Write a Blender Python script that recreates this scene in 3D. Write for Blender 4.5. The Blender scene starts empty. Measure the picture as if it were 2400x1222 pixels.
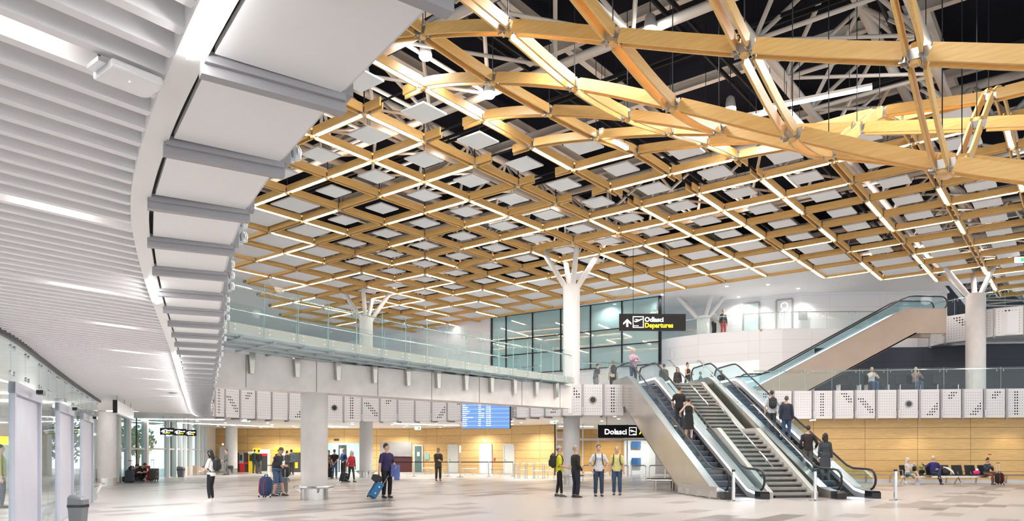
import bpy, bmesh, math, random
from mathutils import Vector, Matrix
random.seed(7)
SC = bpy.context.scene
COL = SC.collection
F, CX, HY, CZ = 1705.0, 1200.0, 1061.0, 1.55      # focal length (px of the 2400 px wide frame), principal column, horizon row, eye height
R = math.radians
def V(*a): return Vector(a)
def P(u, v, d): return V((u-CX)/F*d, d, CZ+(HY-v)/F*d)
def Pz(u, v, z):
    d = (z-CZ)*F/(HY-v)
    return V((u-CX)/F*d, d, z)
def px(p): return (CX+p[0]/p[1]*F, HY-(p[2]-CZ)/p[1]*F)

# ---------------------------------------------------------------- materials
M = {}
def mat(name, col, rough=.5, metal=0., emit=0., ecol=None, noise=0., nscale=6., spec=.5, bump=0., bscale=40., trans=0.):
    m = bpy.data.materials.new(name); m.use_nodes = True
    nt = m.node_tree; b = nt.nodes['Principled BSDF']
    b.inputs['Base Color'].default_value = (*col, 1)
    b.inputs['Roughness'].default_value = rough
    b.inputs['Metallic'].default_value = metal
    b.inputs['Specular IOR Level'].default_value = spec
    if emit:
        b.inputs['Emission Color'].default_value = (*(ecol or col), 1)
        b.inputs['Emission Strength'].default_value = emit
    tc = None
    if noise or bump:
        tc = nt.nodes.new('ShaderNodeTexCoord')
    if noise:
        n = nt.nodes.new('ShaderNodeTexNoise'); n.inputs['Scale'].default_value = nscale; n.inputs['Detail'].default_value = 5
        nt.links.new(tc.outputs['Object'], n.inputs['Vector'])
        r = nt.nodes.new('ShaderNodeMapRange'); r.inputs['From Min'].default_value = .3; r.inputs['From Max'].default_value = .7
        r.inputs['To Min'].default_value = 1-noise; r.inputs['To Max'].default_value = 1+noise*.6
        nt.links.new(n.outputs['Fac'], r.inputs['Value'])
        mx = nt.nodes.new('ShaderNodeVectorMath'); mx.operation = 'SCALE'; mx.inputs[0].default_value = col
        nt.links.new(r.outputs['Result'], mx.inputs['Scale']); nt.links.new(mx.outputs['Vector'], b.inputs['Base Color'])
    if bump:
        n2 = nt.nodes.new('ShaderNodeTexNoise'); n2.inputs['Scale'].default_value = bscale
        nt.links.new(tc.outputs['Object'], n2.inputs['Vector'])
        bp = nt.nodes.new('ShaderNodeBump'); bp.inputs['Strength'].default_value = bump; bp.inputs['Distance'].default_value = .01
        nt.links.new(n2.outputs['Fac'], bp.inputs['Height']); nt.links.new(bp.outputs['Normal'], b.inputs['Normal'])
    M[name] = m
    return m
def glass(name, tint, base=.06, rough=.02, power=4.0, hi=.75, haze=0., hazecol=(.8, .9, .9)):
    """Thin architectural glass: clear with a fresnel reflection, optional milky film."""
    m = bpy.data.materials.new(name); m.use_nodes = True; nt = m.node_tree
    for n in list(nt.nodes): nt.nodes.remove(n)
    out = nt.nodes.new('ShaderNodeOutputMaterial'); tr = nt.nodes.new('ShaderNodeBsdfTransparent'); gl = nt.nodes.new('ShaderNodeBsdfGlossy')
    tr.inputs['Color'].default_value = (*tint, 1); gl.inputs['Roughness'].default_value = rough
    lw = nt.nodes.new('ShaderNodeLayerWeight'); lw.inputs['Blend'].default_value = .5
    pw = nt.nodes.new('ShaderNodeMath'); pw.operation = 'POWER'; pw.inputs[1].default_value = power
    nt.links.new(lw.outputs['Facing'], pw.inputs[0])
    mr = nt.nodes.new('ShaderNodeMapRange'); mr.inputs['To Min'].default_value = base; mr.inputs['To Max'].default_value = hi
    nt.links.new(pw.outputs[0], mr.inputs['Value'])
    mx = nt.nodes.new('ShaderNodeMixShader'); nt.links.new(mr.outputs['Result'], mx.inputs[0])
    a = tr.outputs[0]
    if haze:
        df = nt.nodes.new('ShaderNodeBsdfDiffuse'); df.inputs['Color'].default_value = (*hazecol, 1)
        m2 = nt.nodes.new('ShaderNodeMixShader'); m2.inputs[0].default_value = haze
        nt.links.new(tr.outputs[0], m2.inputs[1]); nt.links.new(df.outputs[0], m2.inputs[2]); a = m2.outputs[0]
    nt.links.new(a, mx.inputs[1]); nt.links.new(gl.outputs[0], mx.inputs[2]); nt.links.new(mx.outputs[0], out.inputs['Surface'])
    M[name] = m
    return m
def wood(name, c1, c2, scale=(1, 1, 1), rough=.42, rot=0., joints=None):
    """Procedural timber: stretched noise grain; joints=(w,h) adds panel joints on a wall (U along local X, V along Z)."""
    m = bpy.data.materials.new(name); m.use_nodes = True; nt = m.node_tree; b = nt.nodes['Principled BSDF']
    tc = nt.nodes.new('ShaderNodeTexCoord'); mp = nt.nodes.new('ShaderNodeMapping')
    mp.inputs['Scale'].default_value = scale; mp.inputs['Rotation'].default_value = (0, 0, rot)
    nt.links.new(tc.outputs['Object'], mp.inputs['Vector'])
    n = nt.nodes.new('ShaderNodeTexNoise'); n.inputs['Scale'].default_value = 3.0; n.inputs['Detail'].default_value = 6; n.inputs['Roughness'].default_value = .6
    nt.links.new(mp.outputs['Vector'], n.inputs['Vector'])
    cr = nt.nodes.new('ShaderNodeValToRGB'); cr.color_ramp.elements[0].color = (*c1, 1); cr.color_ramp.elements[1].color = (*c2, 1)
    cr.color_ramp.elements[0].position = .3; cr.color_ramp.elements[1].position = .7
    nt.links.new(n.outputs['Fac'], cr.inputs['Fac']); nt.links.new(cr.outputs['Color'], b.inputs['Base Color'])
    if joints:
        uv = nt.nodes.new('ShaderNodeUVMap')
        br = nt.nodes.new('ShaderNodeTexBrick'); br.offset = 0; br.squash = 1
        br.inputs['Color1'].default_value = (1, 1, 1, 1); br.inputs['Color2'].default_value = (.86, .86, .88, 1); br.inputs['Mortar'].default_value = (.35, .33, .3, 1)
        br.inputs['Scale'].default_value = 1; br.inputs['Mortar Size'].default_value = .012; br.inputs['Mortar Smooth'].default_value = 0
        br.inputs['Brick Width'].default_value = joints[0]; br.inputs['Row Height'].default_value = joints[1]
        nt.links.new(uv.outputs['UV'], br.inputs['Vector'])
        mu = nt.nodes.new('ShaderNodeMix'); mu.data_type = 'RGBA'; mu.blend_type = 'MULTIPLY'; mu.inputs['Factor'].default_value = 1
        nt.links.new(cr.outputs['Color'], mu.inputs['A']); nt.links.new(br.outputs['Color'], mu.inputs['B']); nt.links.new(mu.outputs['Result'], b.inputs['Base Color'])
    b.inputs['Roughness'].default_value = rough
    M[name] = m
    return m
def panelled(name, col, joints, rough=.3, mortar=.55, msize=.01, vary=.97):
    m = mat(name, col, rough); nt = m.node_tree; b = nt.nodes['Principled BSDF']
    uv = nt.nodes.new('ShaderNodeUVMap'); br = nt.nodes.new('ShaderNodeTexBrick'); br.offset = 0
    br.inputs['Color1'].default_value = (*col, 1); br.inputs['Color2'].default_value = (*[c*vary for c in col], 1); br.inputs['Mortar'].default_value = (*[c*mortar for c in col], 1)
    br.inputs['Scale'].default_value = 1; br.inputs['Mortar Size'].default_value = msize; br.inputs['Mortar Smooth'].default_value = 0
    br.inputs['Brick Width'].default_value = joints[0]; br.inputs['Row Height'].default_value = joints[1]
    nt.links.new(uv.outputs['UV'], br.inputs['Vector']); nt.links.new(br.outputs['Color'], b.inputs['Base Color'])
    return m

# ---------------------------------------------------------------- mesh builder
class MB:
    def __init__(s): s.v = []; s.f = []; s.m = []; s.uv = {}
    def add(s, vs, fs, mi=0):
        b = len(s.v); s.v += [Vector(p) for p in vs]
        for f in fs: s.f.append([b+i for i in f]); s.m.append(mi)
        return b
    def box(s, c, size, rz=0., mi=0, rot=None):
        x, y, z = [q/2 for q in size]; mt = rot if rot else Matrix.Rotation(rz, 3, 'Z')
        c = Vector(c)
        vs = [c+mt@V(a*x, b*y, e*z) for a in (-1, 1) for b in (-1, 1) for e in (-1, 1)]
        s.add(vs, [(0, 1, 3, 2), (4, 6, 7, 5), (0, 4, 5, 1), (2, 3, 7, 6), (0, 2, 6, 4), (1, 5, 7, 3)], mi); return s
    def bar(s, a, b, w, h, mi=0, up=(0, 0, 1)):
        """box beam from a to b, w wide, h tall"""
        a = Vector(a); b = Vector(b); d = (b-a); L = d.length; d.normalize(); up = Vector(up)
        sd = d.cross(up)
        if sd.length < 1e-4: sd = d.cross(V(0, 1, 0))
        sd.normalize(); u = sd.cross(d)
        vs = [p+sd*(w/2*i)+u*(h/2*j) for p in (a, b) for i in (-1, 1) for j in (-1, 1)]
        s.add(vs, [(0, 1, 3, 2), (4, 6, 7, 5), (0, 4, 5, 1), (2, 3, 7, 6), (0, 2, 6, 4), (1, 5, 7, 3)], mi); return s
    def tube(s, pts, r, n=8, mi=0, closed=False, caps=True):
        """round tube along a polyline; r a number or one per point, or (rx, ry) pairs"""
        pts = [Vector(p) for p in pts]; k = len(pts); rs = r if isinstance(r, (list, tuple)) else [r]*k
        prev = None; b = len(s.v)
        for i, p in enumerate(pts):
            if closed: t = pts[(i+1) % k]-pts[i-1]
            else: t = pts[min(i+1, k-1)]-pts[max(i-1, 0)]
            t.normalize()
            if prev is None:
                a = V(0, 0, 1) if abs(t.z) < .9 else V(0, 1, 0)
                x = t.cross(a).normalized()
            else:
                x = prev-t*prev.dot(t)
                x = x.normalized() if x.length > 1e-5 else t.cross(V(0, 0, 1)).normalized()
            prev = x; y = t.cross(x)
            rr = rs[i]
            for j in range(n):
                an = 2*math.pi*j/n
                s.v.append(p+x*math.cos(an)*rr+y*math.sin(an)*rr)
        for i in range(k if closed else k-1):
            for j in range(n):
                i2 = (i+1) % k
                s.f.append([b+i*n+j, b+i*n+(j+1) % n, b+i2*n+(j+1) % n, b+i2*n+j]); s.m.append(mi)
        if caps and not closed:
            s.f.append([b+j for j in range(n)][::-1]); s.m.append(mi)
            s.f.append([b+(k-1)*n+j for j in range(n)]); s.m.append(mi)
        return s
    def loft(s, rings, mi=0, caps=True):
        """rings: list of equally long vertex loops"""
        n = len(rings[0]); b = len(s.v)
        for r_ in rings: s.v += [Vector(p) for p in r_]
        for i in range(len(rings)-1):
            for j in range(n):
                s.f.append([b+i*n+j, b+i*n+(j+1) % n, b+(i+1)*n+(j+1) % n, b+(i+1)*n+j]); s.m.append(mi)
        if caps:
            s.f.append([b+j for j in range(n)][::-1]); s.m.append(mi)
            s.f.append([b+(len(rings)-1)*n+j for j in range(n)]); s.m.append(mi)
        return s
    def lathe(s, prof, c=(0, 0, 0), n=24, mi=0, caps=True):
        c = Vector(c)
        return s.loft([[c+V(r*math.cos(2*math.pi*j/n), r*math.sin(2*math.pi*j/n), z) for j in range(n)] for r, z in prof], mi, caps)
    def ball(s, c, r, n=10, mi=0, sq=(1, 1, 1), rot=None):
        c = Vector(c); rings = []
        for i in range(n+1):
            a = -math.pi/2+math.pi*i/n; a = max(-math.pi/2+.03, min(math.pi/2-.03, a))
            ring = [V(r*sq[0]*math.cos(a)*math.cos(2*math.pi*j/(n*2)), r*sq[1]*math.cos(a)*math.sin(2*math.pi*j/(n*2)), r*sq[2]*math.sin(a)) for j in range(n*2)]
            rings.append([c+(rot@q if rot else q) for q in ring])
        return s.loft(rings, mi)
    def prism(s, poly, ext, mi=0):
        """planar polygon extruded by vector ext"""
        ext = Vector(ext); n = len(poly); poly = [Vector(p) for p in poly]
        b = s.add(poly+[p+ext for p in poly], [], mi)
        s.f.append([b+j for j in range(n)]); s.m.append(mi); s.f.append([b+n+j for j in range(n)][::-1]); s.m.append(mi)
        for j in range(n):
            s.f.append([b+j, b+n+j, b+n+(j+1) % n, b+(j+1) % n][::-1]); s.m.append(mi)
        return s
    def quad(s, a, b, c, d, mi=0, uv=None):
        s.add([a, b, c, d], [(0, 1, 2, 3)], mi)
        if uv: s.uv[len(s.f)-1] = uv
        return s
    def xf(s, mt):
        s.v = [mt@p for p in s.v]; return s
    def mesh(s, name, mats, smooth=False, fix=True):
        me = bpy.data.meshes.new(name); me.from_pydata([tuple(p) for p in s.v], [], s.f)
        for m in (mats if isinstance(mats, (list, tuple)) else [mats]): me.materials.append(M[m] if isinstance(m, str) else m)
        me.polygons.foreach_set('material_index', s.m)
        if s.uv:
            l = me.uv_layers.new(name='UVMap')
            for fi, uv in s.uv.items():
                for k, li in enumerate(me.polygons[fi].loop_indices): l.data[li].uv = uv[k]
        if fix and not s.uv:
            bm = bmesh.new(); bm.from_mesh(me); bmesh.ops.recalc_face_normals(bm, faces=bm.faces); bm.to_mesh(me); bm.free()
        if smooth:
            me.polygons.foreach_set('use_smooth', [True]*len(me.polygons))
            try: me.set_sharp_from_angle(angle=R(40))
            except Exception: pass
        me.update()
        return me
    def build(s, name, mats, parent=None, smooth=False, world=True, keep=False):
        """one mesh object. parent: coordinates are the world's unless world=False"""
        loc = V(0, 0, 0)
        if parent is None and not keep:
            lo = V(*[min(p[k] for p in s.v) for k in range(3)]); hi = V(*[max(p[k] for p in s.v) for k in range(3)])
            loc = V((lo.x+hi.x)/2, (lo.y+hi.y)/2, lo.z); s.v = [p-loc for p in s.v]
        elif parent is not None and world:
            o = V(0, 0, 0); q = parent
            while q: o += q.location; q = q.parent
            s.v = [p-o for p in s.v]
        ob = bpy.data.objects.new(name, s.mesh(name, mats, smooth)); COL.objects.link(ob)
        ob.location = loc; ob.parent = parent
        return ob
def bevel(ob, w=.01, seg=2):
    m = ob.modifiers.new('bevel', 'BEVEL'); m.width = w; m.segments = seg; m.limit_method = 'ANGLE'; m.angle_limit = R(40); return ob
def thing(name, label, cat, loc=(0, 0, 0), rz=0., group=None):
    o = bpy.data.objects.new(name, None); COL.objects.link(o); o.location = loc; o.rotation_euler = (0, 0, rz); o.empty_display_size = .2
    return tag(o, label, cat, group)
def tag(o, label, cat, group=None, kind=None):
    o['label'] = label; o['category'] = cat
    if group: o['group'] = group
    o['kind'] = kind or 'thing'
    return o
def struct(o, label=None, cat=None):
    o['kind'] = 'structure'
    if label: o['label'] = label
    if cat: o['category'] = cat
    return o
KIDS = {}
def dup(root, loc, rz=0., label=None, group=None):
    r = root.copy(); COL.objects.link(r); r.location = loc; r.rotation_euler = (0, 0, rz)
    if label: r['label'] = label
    if group: r['group'] = group
    for ch in KIDS.setdefault(root.name, [o for o in bpy.data.objects if o.parent == root]):
        c = ch.copy(); COL.objects.link(c); c.parent = r
        for g in KIDS.setdefault(ch.name, [o for o in bpy.data.objects if o.parent == ch]):
            e = g.copy(); COL.objects.link(e); e.parent = c
    return r
_on = 'zeroth first second third fourth fifth sixth seventh eighth ninth tenth eleventh twelfth thirteenth fourteenth fifteenth sixteenth seventeenth eighteenth nineteenth twentieth'.split()
_tens = {20: 'twenty', 30: 'thirty', 40: 'forty', 50: 'fifty', 60: 'sixty', 70: 'seventy', 80: 'eighty', 90: 'ninety'}
def nth(n):
    if n <= 20: return _on[n]
    t = n//10*10
    if n == t: return _tens[t][:-1]+'ieth'
    return _tens[t]+'-'+_on[n-t]
def text_mesh(body, size, bold=0.):
    """lettering as flat mesh verts/faces in the XZ plane, origin at the left baseline; returns (verts, faces, width)"""
    cu = bpy.data.curves.new('txt', 'FONT'); cu.body = body; cu.size = size; cu.offset = bold; cu.resolution_u = 3; cu.extrude = 0
    ob = bpy.data.objects.new('txt', cu); COL.objects.link(ob)
    dg = bpy.context.evaluated_depsgraph_get(); ev = ob.evaluated_get(dg); me = bpy.data.meshes.new_from_object(ev)
    vs = [V(v.co.x, 0, v.co.y) for v in me.vertices]; fs = [list(p.vertices) for p in me.polygons]
    bpy.data.objects.remove(ob); bpy.data.curves.remove(cu); bpy.data.meshes.remove(me)
    w = max((v.x for v in vs), default=0)
    return vs, fs, w
def arc(c, r, a0, a1, n=8, ax=(V(1, 0, 0), V(0, 0, 1))):
    c = Vector(c)
    return [c+ax[0]*r*math.cos(a0+(a1-a0)*i/n)+ax[1]*r*math.sin(a0+(a1-a0)*i/n) for i in range(n+1)]
def resample(pts, step):
    """points every `step` metres along a polyline"""
    pts = [Vector(p) for p in pts]; out = [pts[0]]; need = step
    for a, b in zip(pts, pts[1:]):
        L = (b-a).length; pos = 0
        while L-pos >= need-1e-9:
            pos += need; out.append(a+(b-a)*(pos/L)); need = step
        need -= L-pos
    return out
def smooth_line(pts, sub=6):
    """Catmull-Rom through points"""
    pts = [Vector(p) for p in pts]; q = [pts[0]*2-pts[1]]+pts+[pts[-1]*2-pts[-2]]; out = []
    for i in range(1, len(q)-2):
        p0, p1, p2, p3 = q[i-1:i+3]
        for k in range(sub):
            t = k/sub
            out.append(.5*((2*p1)+(p2-p0)*t+(2*p0-5*p1+4*p2-p3)*t*t+(3*p1-p0-3*p2+p3)*t**3))
    out.append(pts[-1]); return out
# ---------------------------------------------------------------- palette
mat('white_paint', (.86, .85, .84), .45)
mat('slat_white', (.87, .86, .865), .5)
mat('soffit_white', (.88, .88, .885), .4)
mat('gypsum', (.88, .88, .88), .6)
mat('panel_white', (.90, .91, .93), .55)
mat('grey_frame', (.36, .355, .37), .5)
mat('light_grey', (.66, .66, .68), .4, .2)
mat('concrete', (.86, .82, .80), .7, noise=.10, nscale=1.6, bump=.15, bscale=30)
mat('column_concrete', (.66, .64, .63), .55, noise=.06, nscale=2.5)
mat('column_white', (.67, .67, .675), .5)
mat('truss_steel', (.46, .45, .435), .5)
mat('roof_black', (.008, .009, .014), .9, spec=.05)
mat('black_steel', (.012, .013, .018), .6, spec=.2)
mat('black_gloss', (.012, .012, .013), .15)
mat('rubber', (.012, .012, .013), .35)
mat('steel', (.62, .60, .58), .25, 1., noise=.05, nscale=3)
mat('clad_steel', (.60, .56, .51), .22, .9, noise=.06, nscale=1.2)
mat('bronze_steel', (.42, .33, .27), .35, .5, noise=.05, nscale=1.2)
mat('chrome', (.75, .75, .76), .12, 1.)
mat('zinc', (.62, .64, .66), .35, .85)
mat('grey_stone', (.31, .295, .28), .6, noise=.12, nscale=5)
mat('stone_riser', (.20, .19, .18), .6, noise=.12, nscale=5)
mat('step_metal', (.10, .12, .17), .4, .6)
mat('navy_panel', (.045, .055, .085), .35)
mat('dark_void', (.03, .03, .035), .6)
mat('charcoal', (.05, .052, .055), .5)
mat('bin_grey', (.13, .137, .15), .45)
mat('led', (1, .96, .90), .5, emit=26., ecol=(1, .97, .95))
mat('led_cool', (1, .98, .96), .5, emit=14., ecol=(1, .98, .97))
mat('downlight', (1, .97, .92), .5, emit=5., ecol=(1, .96, .90))
mat('spot_glow', (1, .98, .94), .5, emit=90., ecol=(1, .97, .92))
mat('led_soft', (1, .98, .98), .5, emit=5., ecol=(.97, .98, 1))
mat('sign_black', (.012, .011, .012), .5, spec=.2)
mat('sign_white', (1, 1, 1), .5, emit=1.1, ecol=(1, 1, 1))
mat('sign_yellow', (1, .85, .02), .5, emit=1.0, ecol=(1, .84, .0))
mat('sign_green', (.02, .45, .22), .5, emit=.5, ecol=(.05, .6, .35))
mat('exit_white', (.9, 1, .95), .5, emit=1.2, ecol=(.92, 1, .97))
mat('screen_blue', (.12, .24, .52), .3, emit=.62, ecol=(.16, .30, .62))
mat('screen_blue_dark', (.10, .2, .45), .3, emit=.58, ecol=(.10, .21, .48))
mat('screen_text', (1, 1, 1), .5, emit=.75, ecol=(1, 1, 1))
mat('red_gloss', (.62, .02, .03), .3)
mat('yellow_gloss', (.85, .62, .02), .35)
mat('white_gloss', (.85, .85, .86), .25)
mat('blue_poster', (.03, .13, .32), .4)
mat('poster_pale', (.55, .68, .68), .4)
mat('green_poster', (.25, .45, .42), .4)
mat('shutter_metal', (.42, .41, .40), .4, .6)
mat('dark_red', (.06, .012, .012), .4)
mat('door_glass_green', (.10, .17, .15), .15)
mat('door_white', (.80, .80, .79), .45)
mat('door_frost', (.62, .64, .60), .3)
mat('glass_edge', (.42, .62, .59), .1, emit=0, ecol=(.7, .95, .92))
mat('leaf', (.48, .66, .52), .7, noise=.4, nscale=3)
mat('pavement_out', (.62, .62, .62), .8)
mat('timber_bench', (.55, .42, .30), .5)
mat('leather_black', (.018, .018, .02), .4)
mat('door_steel', (.45, .46, .53), .4, .3, noise=.05, nscale=2)
mat('hub_steel', (.60, .61, .62), .35, .8)
mat('pink', (.75, .03, .22), .6)
mat('khaki', (.35, .30, .10), .8)
mat('deck_teal', (.58, .68, .70), .25, noise=.15, nscale=1.5)
mat('deck_rib', (.48, .56, .58), .5)
glass('glass_clear', (.95, .985, .98), .03, power=4, hi=.35)
glass('glass_rail', (.94, .98, .975), .02, power=4.5, hi=.28)
glass('glass_door', (.93, .975, .975), .04, power=4, hi=.4)
glass('glass_facade', (.80, .93, .92), .05, power=4, hi=.4)
glass('glass_esc', (.83, .915, .94), .03, power=4, hi=.25)
glass('glass_frost', (.85, .92, .90), .06, power=3., hi=.5, haze=.45)
# teal curtain wall: tinted body with a strong mirror sheen
m_ = mat('glass_teal', (.34, .53, .57), .05, spec=1.0); m_.node_tree.nodes['Principled BSDF'].inputs['Coat Weight'].default_value = .8
m_.node_tree.nodes['Principled BSDF'].inputs['Coat Roughness'].default_value = .02; m_.node_tree.nodes['Principled BSDF'].inputs['Coat IOR'].default_value = 2.0
wood('pine', (.74, .43, .13), (.86, .56, .22), (.8, 10, 10), .4)
wood('timber_wall', (.60, .375, .135), (.74, .51, .225), (.5, 3, 7), .4, joints=(2.55, .565))

def floor_material():
    m = bpy.data.materials.new('stone_tile'); m.use_nodes = True; nt = m.node_tree; b = nt.nodes['Principled BSDF']; L = nt.links
    tc = nt.nodes.new('ShaderNodeTexCoord'); mp = nt.nodes.new('ShaderNodeMapping')
    mp.inputs['Rotation'].default_value = (0, 0, R(-51.7)); L.new(tc.outputs['Object'], mp.inputs['Vector'])
    def brick(w, h, c1, c2, mo, ms):
        br = nt.nodes.new('ShaderNodeTexBrick'); br.offset = .5; br.inputs['Scale'].default_value = 1
        br.inputs['Color1'].default_value = (*c1, 1); br.inputs['Color2'].default_value = (*c2, 1); br.inputs['Mortar'].default_value = (*mo, 1)
        br.inputs['Brick Width'].default_value = w; br.inputs['Row Height'].default_value = h; br.inputs['Mortar Size'].default_value = ms; br.inputs['Mortar Smooth'].default_value = 0
        L.new(mp.outputs['Vector'], br.inputs['Vector']); return br
    base = brick(1.2, .6, (.485, .46, .45), (.465, .44, .43), (.40, .38, .37), .004)
    # tile identity: snapped coordinates -> white noise
    sp = nt.nodes.new('ShaderNodeSeparateXYZ'); L.new(mp.outputs['Vector'], sp.inputs[0])
    def math_(op, a, bb=None):
        n = nt.nodes.new('ShaderNodeMath'); n.operation = op
        for k, q in enumerate((a, bb)):
            if q is None: continue
            if hasattr(q, 'links'): L.new(q, n.inputs[k])
            else: n.inputs[k].default_value = q
        return n.outputs[0]
    row = math_('FLOOR', math_('DIVIDE', sp.outputs['Y'], .6))
    off = math_('MULTIPLY', math_('MODULO', row, 2.), .6)
    colm = math_('FLOOR', math_('DIVIDE', math_('ADD', sp.outputs['X'], off), 1.2))
    cb = nt.nodes.new('ShaderNodeCombineXYZ'); L.new(colm, cb.inputs[0]); L.new(row, cb.inputs[1])
    wn = nt.nodes.new('ShaderNodeTexWhiteNoise'); L.new(cb.outputs[0], wn.inputs['Vector'])
    nz = nt.nodes.new('ShaderNodeTexNoise'); nz.inputs['Scale'].default_value = .16; nz.inputs['Detail'].default_value = 1
    L.new(cb.outputs[0], nz.inputs['Vector'])
    mk = math_('ADD', math_('MULTIPLY', wn.outputs['Value'], .35), math_('MULTIPLY', nz.outputs['Fac'], 1.0))
    cr = nt.nodes.new('ShaderNodeValToRGB'); cr.color_ramp.interpolation = 'CONSTANT'; e = cr.color_ramp.elements
    e[0].position = 0; e[0].color = (1, 1, 1, 1); e[1].position = .73; e[1].color = (.66, .655, .66, 1)
    q = cr.color_ramp.elements.new(.86); q.color = (.43, .41, .39, 1)
    q = cr.color_ramp.elements.new(.90); q.color = (1.12, 1.1, 1.1, 1)
    q = cr.color_ramp.elements.new(.93); q.color = (.62, .615, .62, 1)
    L.new(mk, cr.inputs['Fac'])
    mu = nt.nodes.new('ShaderNodeMix'); mu.data_type = 'RGBA'; mu.blend_type = 'MULTIPLY'; mu.inputs['Factor'].default_value = 1
    L.new(base.outputs['Color'], mu.inputs['A']); L.new(cr.outputs['Color'], mu.inputs['B']); L.new(mu.outputs['Result'], b.inputs['Base Color'])
    b.inputs['Roughness'].default_value = .28; b.inputs['Specular IOR Level'].default_value = .4
    M['stone_tile'] = m
floor_material()
panelled('white_panels', (.80, .80, .83), (3.0, .75), .3, .8)
panelled('navy_panels', (.035, .043, .065), (3.0, .75), .55, .4, vary=.9)
panelled('wood_far', (.52, .29, .085), (2.5, .6), .4, .4)
# perforated sheet: each grid cell carries its own hole radius in the face attribute "hole"
def perforated():
    m = mat('perforated', (.69, .685, .71), .45); nt = m.node_tree; b = nt.nodes['Principled BSDF']; L = nt.links
    uv = nt.nodes.new('ShaderNodeUVMap'); at = nt.nodes.new('ShaderNodeAttribute'); at.attribute_name = 'hole'
    ds = nt.nodes.new('ShaderNodeVectorMath'); ds.operation = 'DISTANCE'; ds.inputs[1].default_value = (.5, .5, 0); L.new(uv.outputs['UV'], ds.inputs[0])
    lt = nt.nodes.new('ShaderNodeMath'); lt.operation = 'LESS_THAN'; L.new(ds.outputs['Value'], lt.inputs[0]); L.new(at.outputs['Fac'], lt.inputs[1])
    mx = nt.nodes.new('ShaderNodeMix'); mx.data_type = 'RGBA'; mx.inputs['A'].default_value = (.69, .685, .71, 1); mx.inputs['B'].default_value = (.01, .01, .012, 1)
    L.new(lt.outputs[0], mx.inputs['Factor']); L.new(mx.outputs['Result'], b.inputs['Base Color'])
perforated()
mat('deck_metal', (.42, .42, .43), .3, .6)
mat('skirt_grey', (.34, .35, .37), .35, .5)
mat('edge_beige', (.60, .55, .52), .5)
mat('stringer_grey', (.50, .485, .47), .6)
# ---------------------------------------------------------------- camera and light
cam = bpy.data.cameras.new('camera'); co = bpy.data.objects.new('camera', cam); COL.objects.link(co)
co.location = (0, 0, CZ); co.rotation_euler = (R(90), 0, 0)
cam.sensor_fit = 'HORIZONTAL'; cam.sensor_width = 36; cam.lens = 36*F/2400; cam.shift_y = (HY-611)/2400; cam.clip_end = 300
SC.camera = co
SC.view_settings.view_transform = 'Standard'; SC.view_settings.look = 'None'; SC.view_settings.gamma = 1; SC.view_settings.use_curve_mapping = False
SC.view_settings.exposure = .68
w = bpy.data.worlds.new('daylight'); SC.world = w; w.use_nodes = True
w.node_tree.nodes['Background'].inputs[0].default_value = (.93, .97, 1, 1); w.node_tree.nodes['Background'].inputs[1].default_value = 1.35
SC.cycles.max_bounces = 7; SC.cycles.transparent_max_bounces = 24; SC.cycles.sample_clamp_indirect = 6; SC.cycles.caustics_reflective = False; SC.cycles.caustics_refractive = False

ZS, ZC, ZM, ZU, ZG, ZL = 3.30, 3.44, 4.75, 8.90, 11.42, 11.24      # soffit, low ceiling, mezzanine, upper floor, gypsum ceiling, lattice nodes
# ---------------------------------------------------------------- plan curves (x, y)
outer = [V(.35, 2.0, 0), V(-.326, 2.853, 0), V(-.948, 3.716, 0), V(-1.44, 4.46, 0), V(-1.97, 5.35, 0), V(-2.452, 6.335, 0), V(-3.2, 8.04, 0), V(-4.61, 11.43, 0), V(-5.76, 14.14, 0), V(-7.63, 18.5, 0),
         V(-9.84, 23.7, 0), V(-12.3, 29.5, 0), V(-13.9, 33.6, 0), V(-14.2, 35.4, 0), V(-13.4, 37.2, 0), V(-11.8, 39.3, 0), V(-8.6, 40.7, 0), V(-4.8, 40.4, 0), V(-2.0, 38.8, 0), V(.2, 36.6, 0), V(1.84, 34.9, 0), V(2.95, 34.3, 0), V(4.07, 34.25, 0), V(5.55, 34.35, 0)]
outer_s = smooth_line(outer, 5)
right_edge = [V(12.6, 37.7, 0), V(15.5, 37.8, 0), V(20.0, 37.1, 0), V(25.6, 36.4, 0), V(31, 35.4, 0)]
right_s = smooth_line(right_edge, 5)
def offset_line(pts, d):
    out = []
    for i, p in enumerate(pts):
        t = (pts[min(i+1, len(pts)-1)]-pts[max(i-1, 0)]).normalized()
        out.append(p+V(-t.y, t.x, 0)*d)          # left of the walking direction
    return out
inner_s = offset_line(outer_s, .66)
wall_line = [V(-5.9, 0, 0), V(-6.0, 4, 0), V(-6.5, 7.5, 0), V(-7.34, 10.43, 0), V(-8.9, 13.8, 0), V(-10.9, 18.0, 0), V(-14.0, 24.7, 0)]
wall_s = smooth_line(wall_line, 8)
def at_column(line, u):
    """plan point where the view ray of picture column u meets a plan polyline"""
    k = (u-CX)/F
    for a, b in zip(line, line[1:]):
        fa, fb = a.x-k*a.y, b.x-k*b.y
        if fa*fb <= 0 and a.y > 0: return a+(b-a)*(fa/(fa-fb))
    return None
UPV = V(0, 0, 1)
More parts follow.
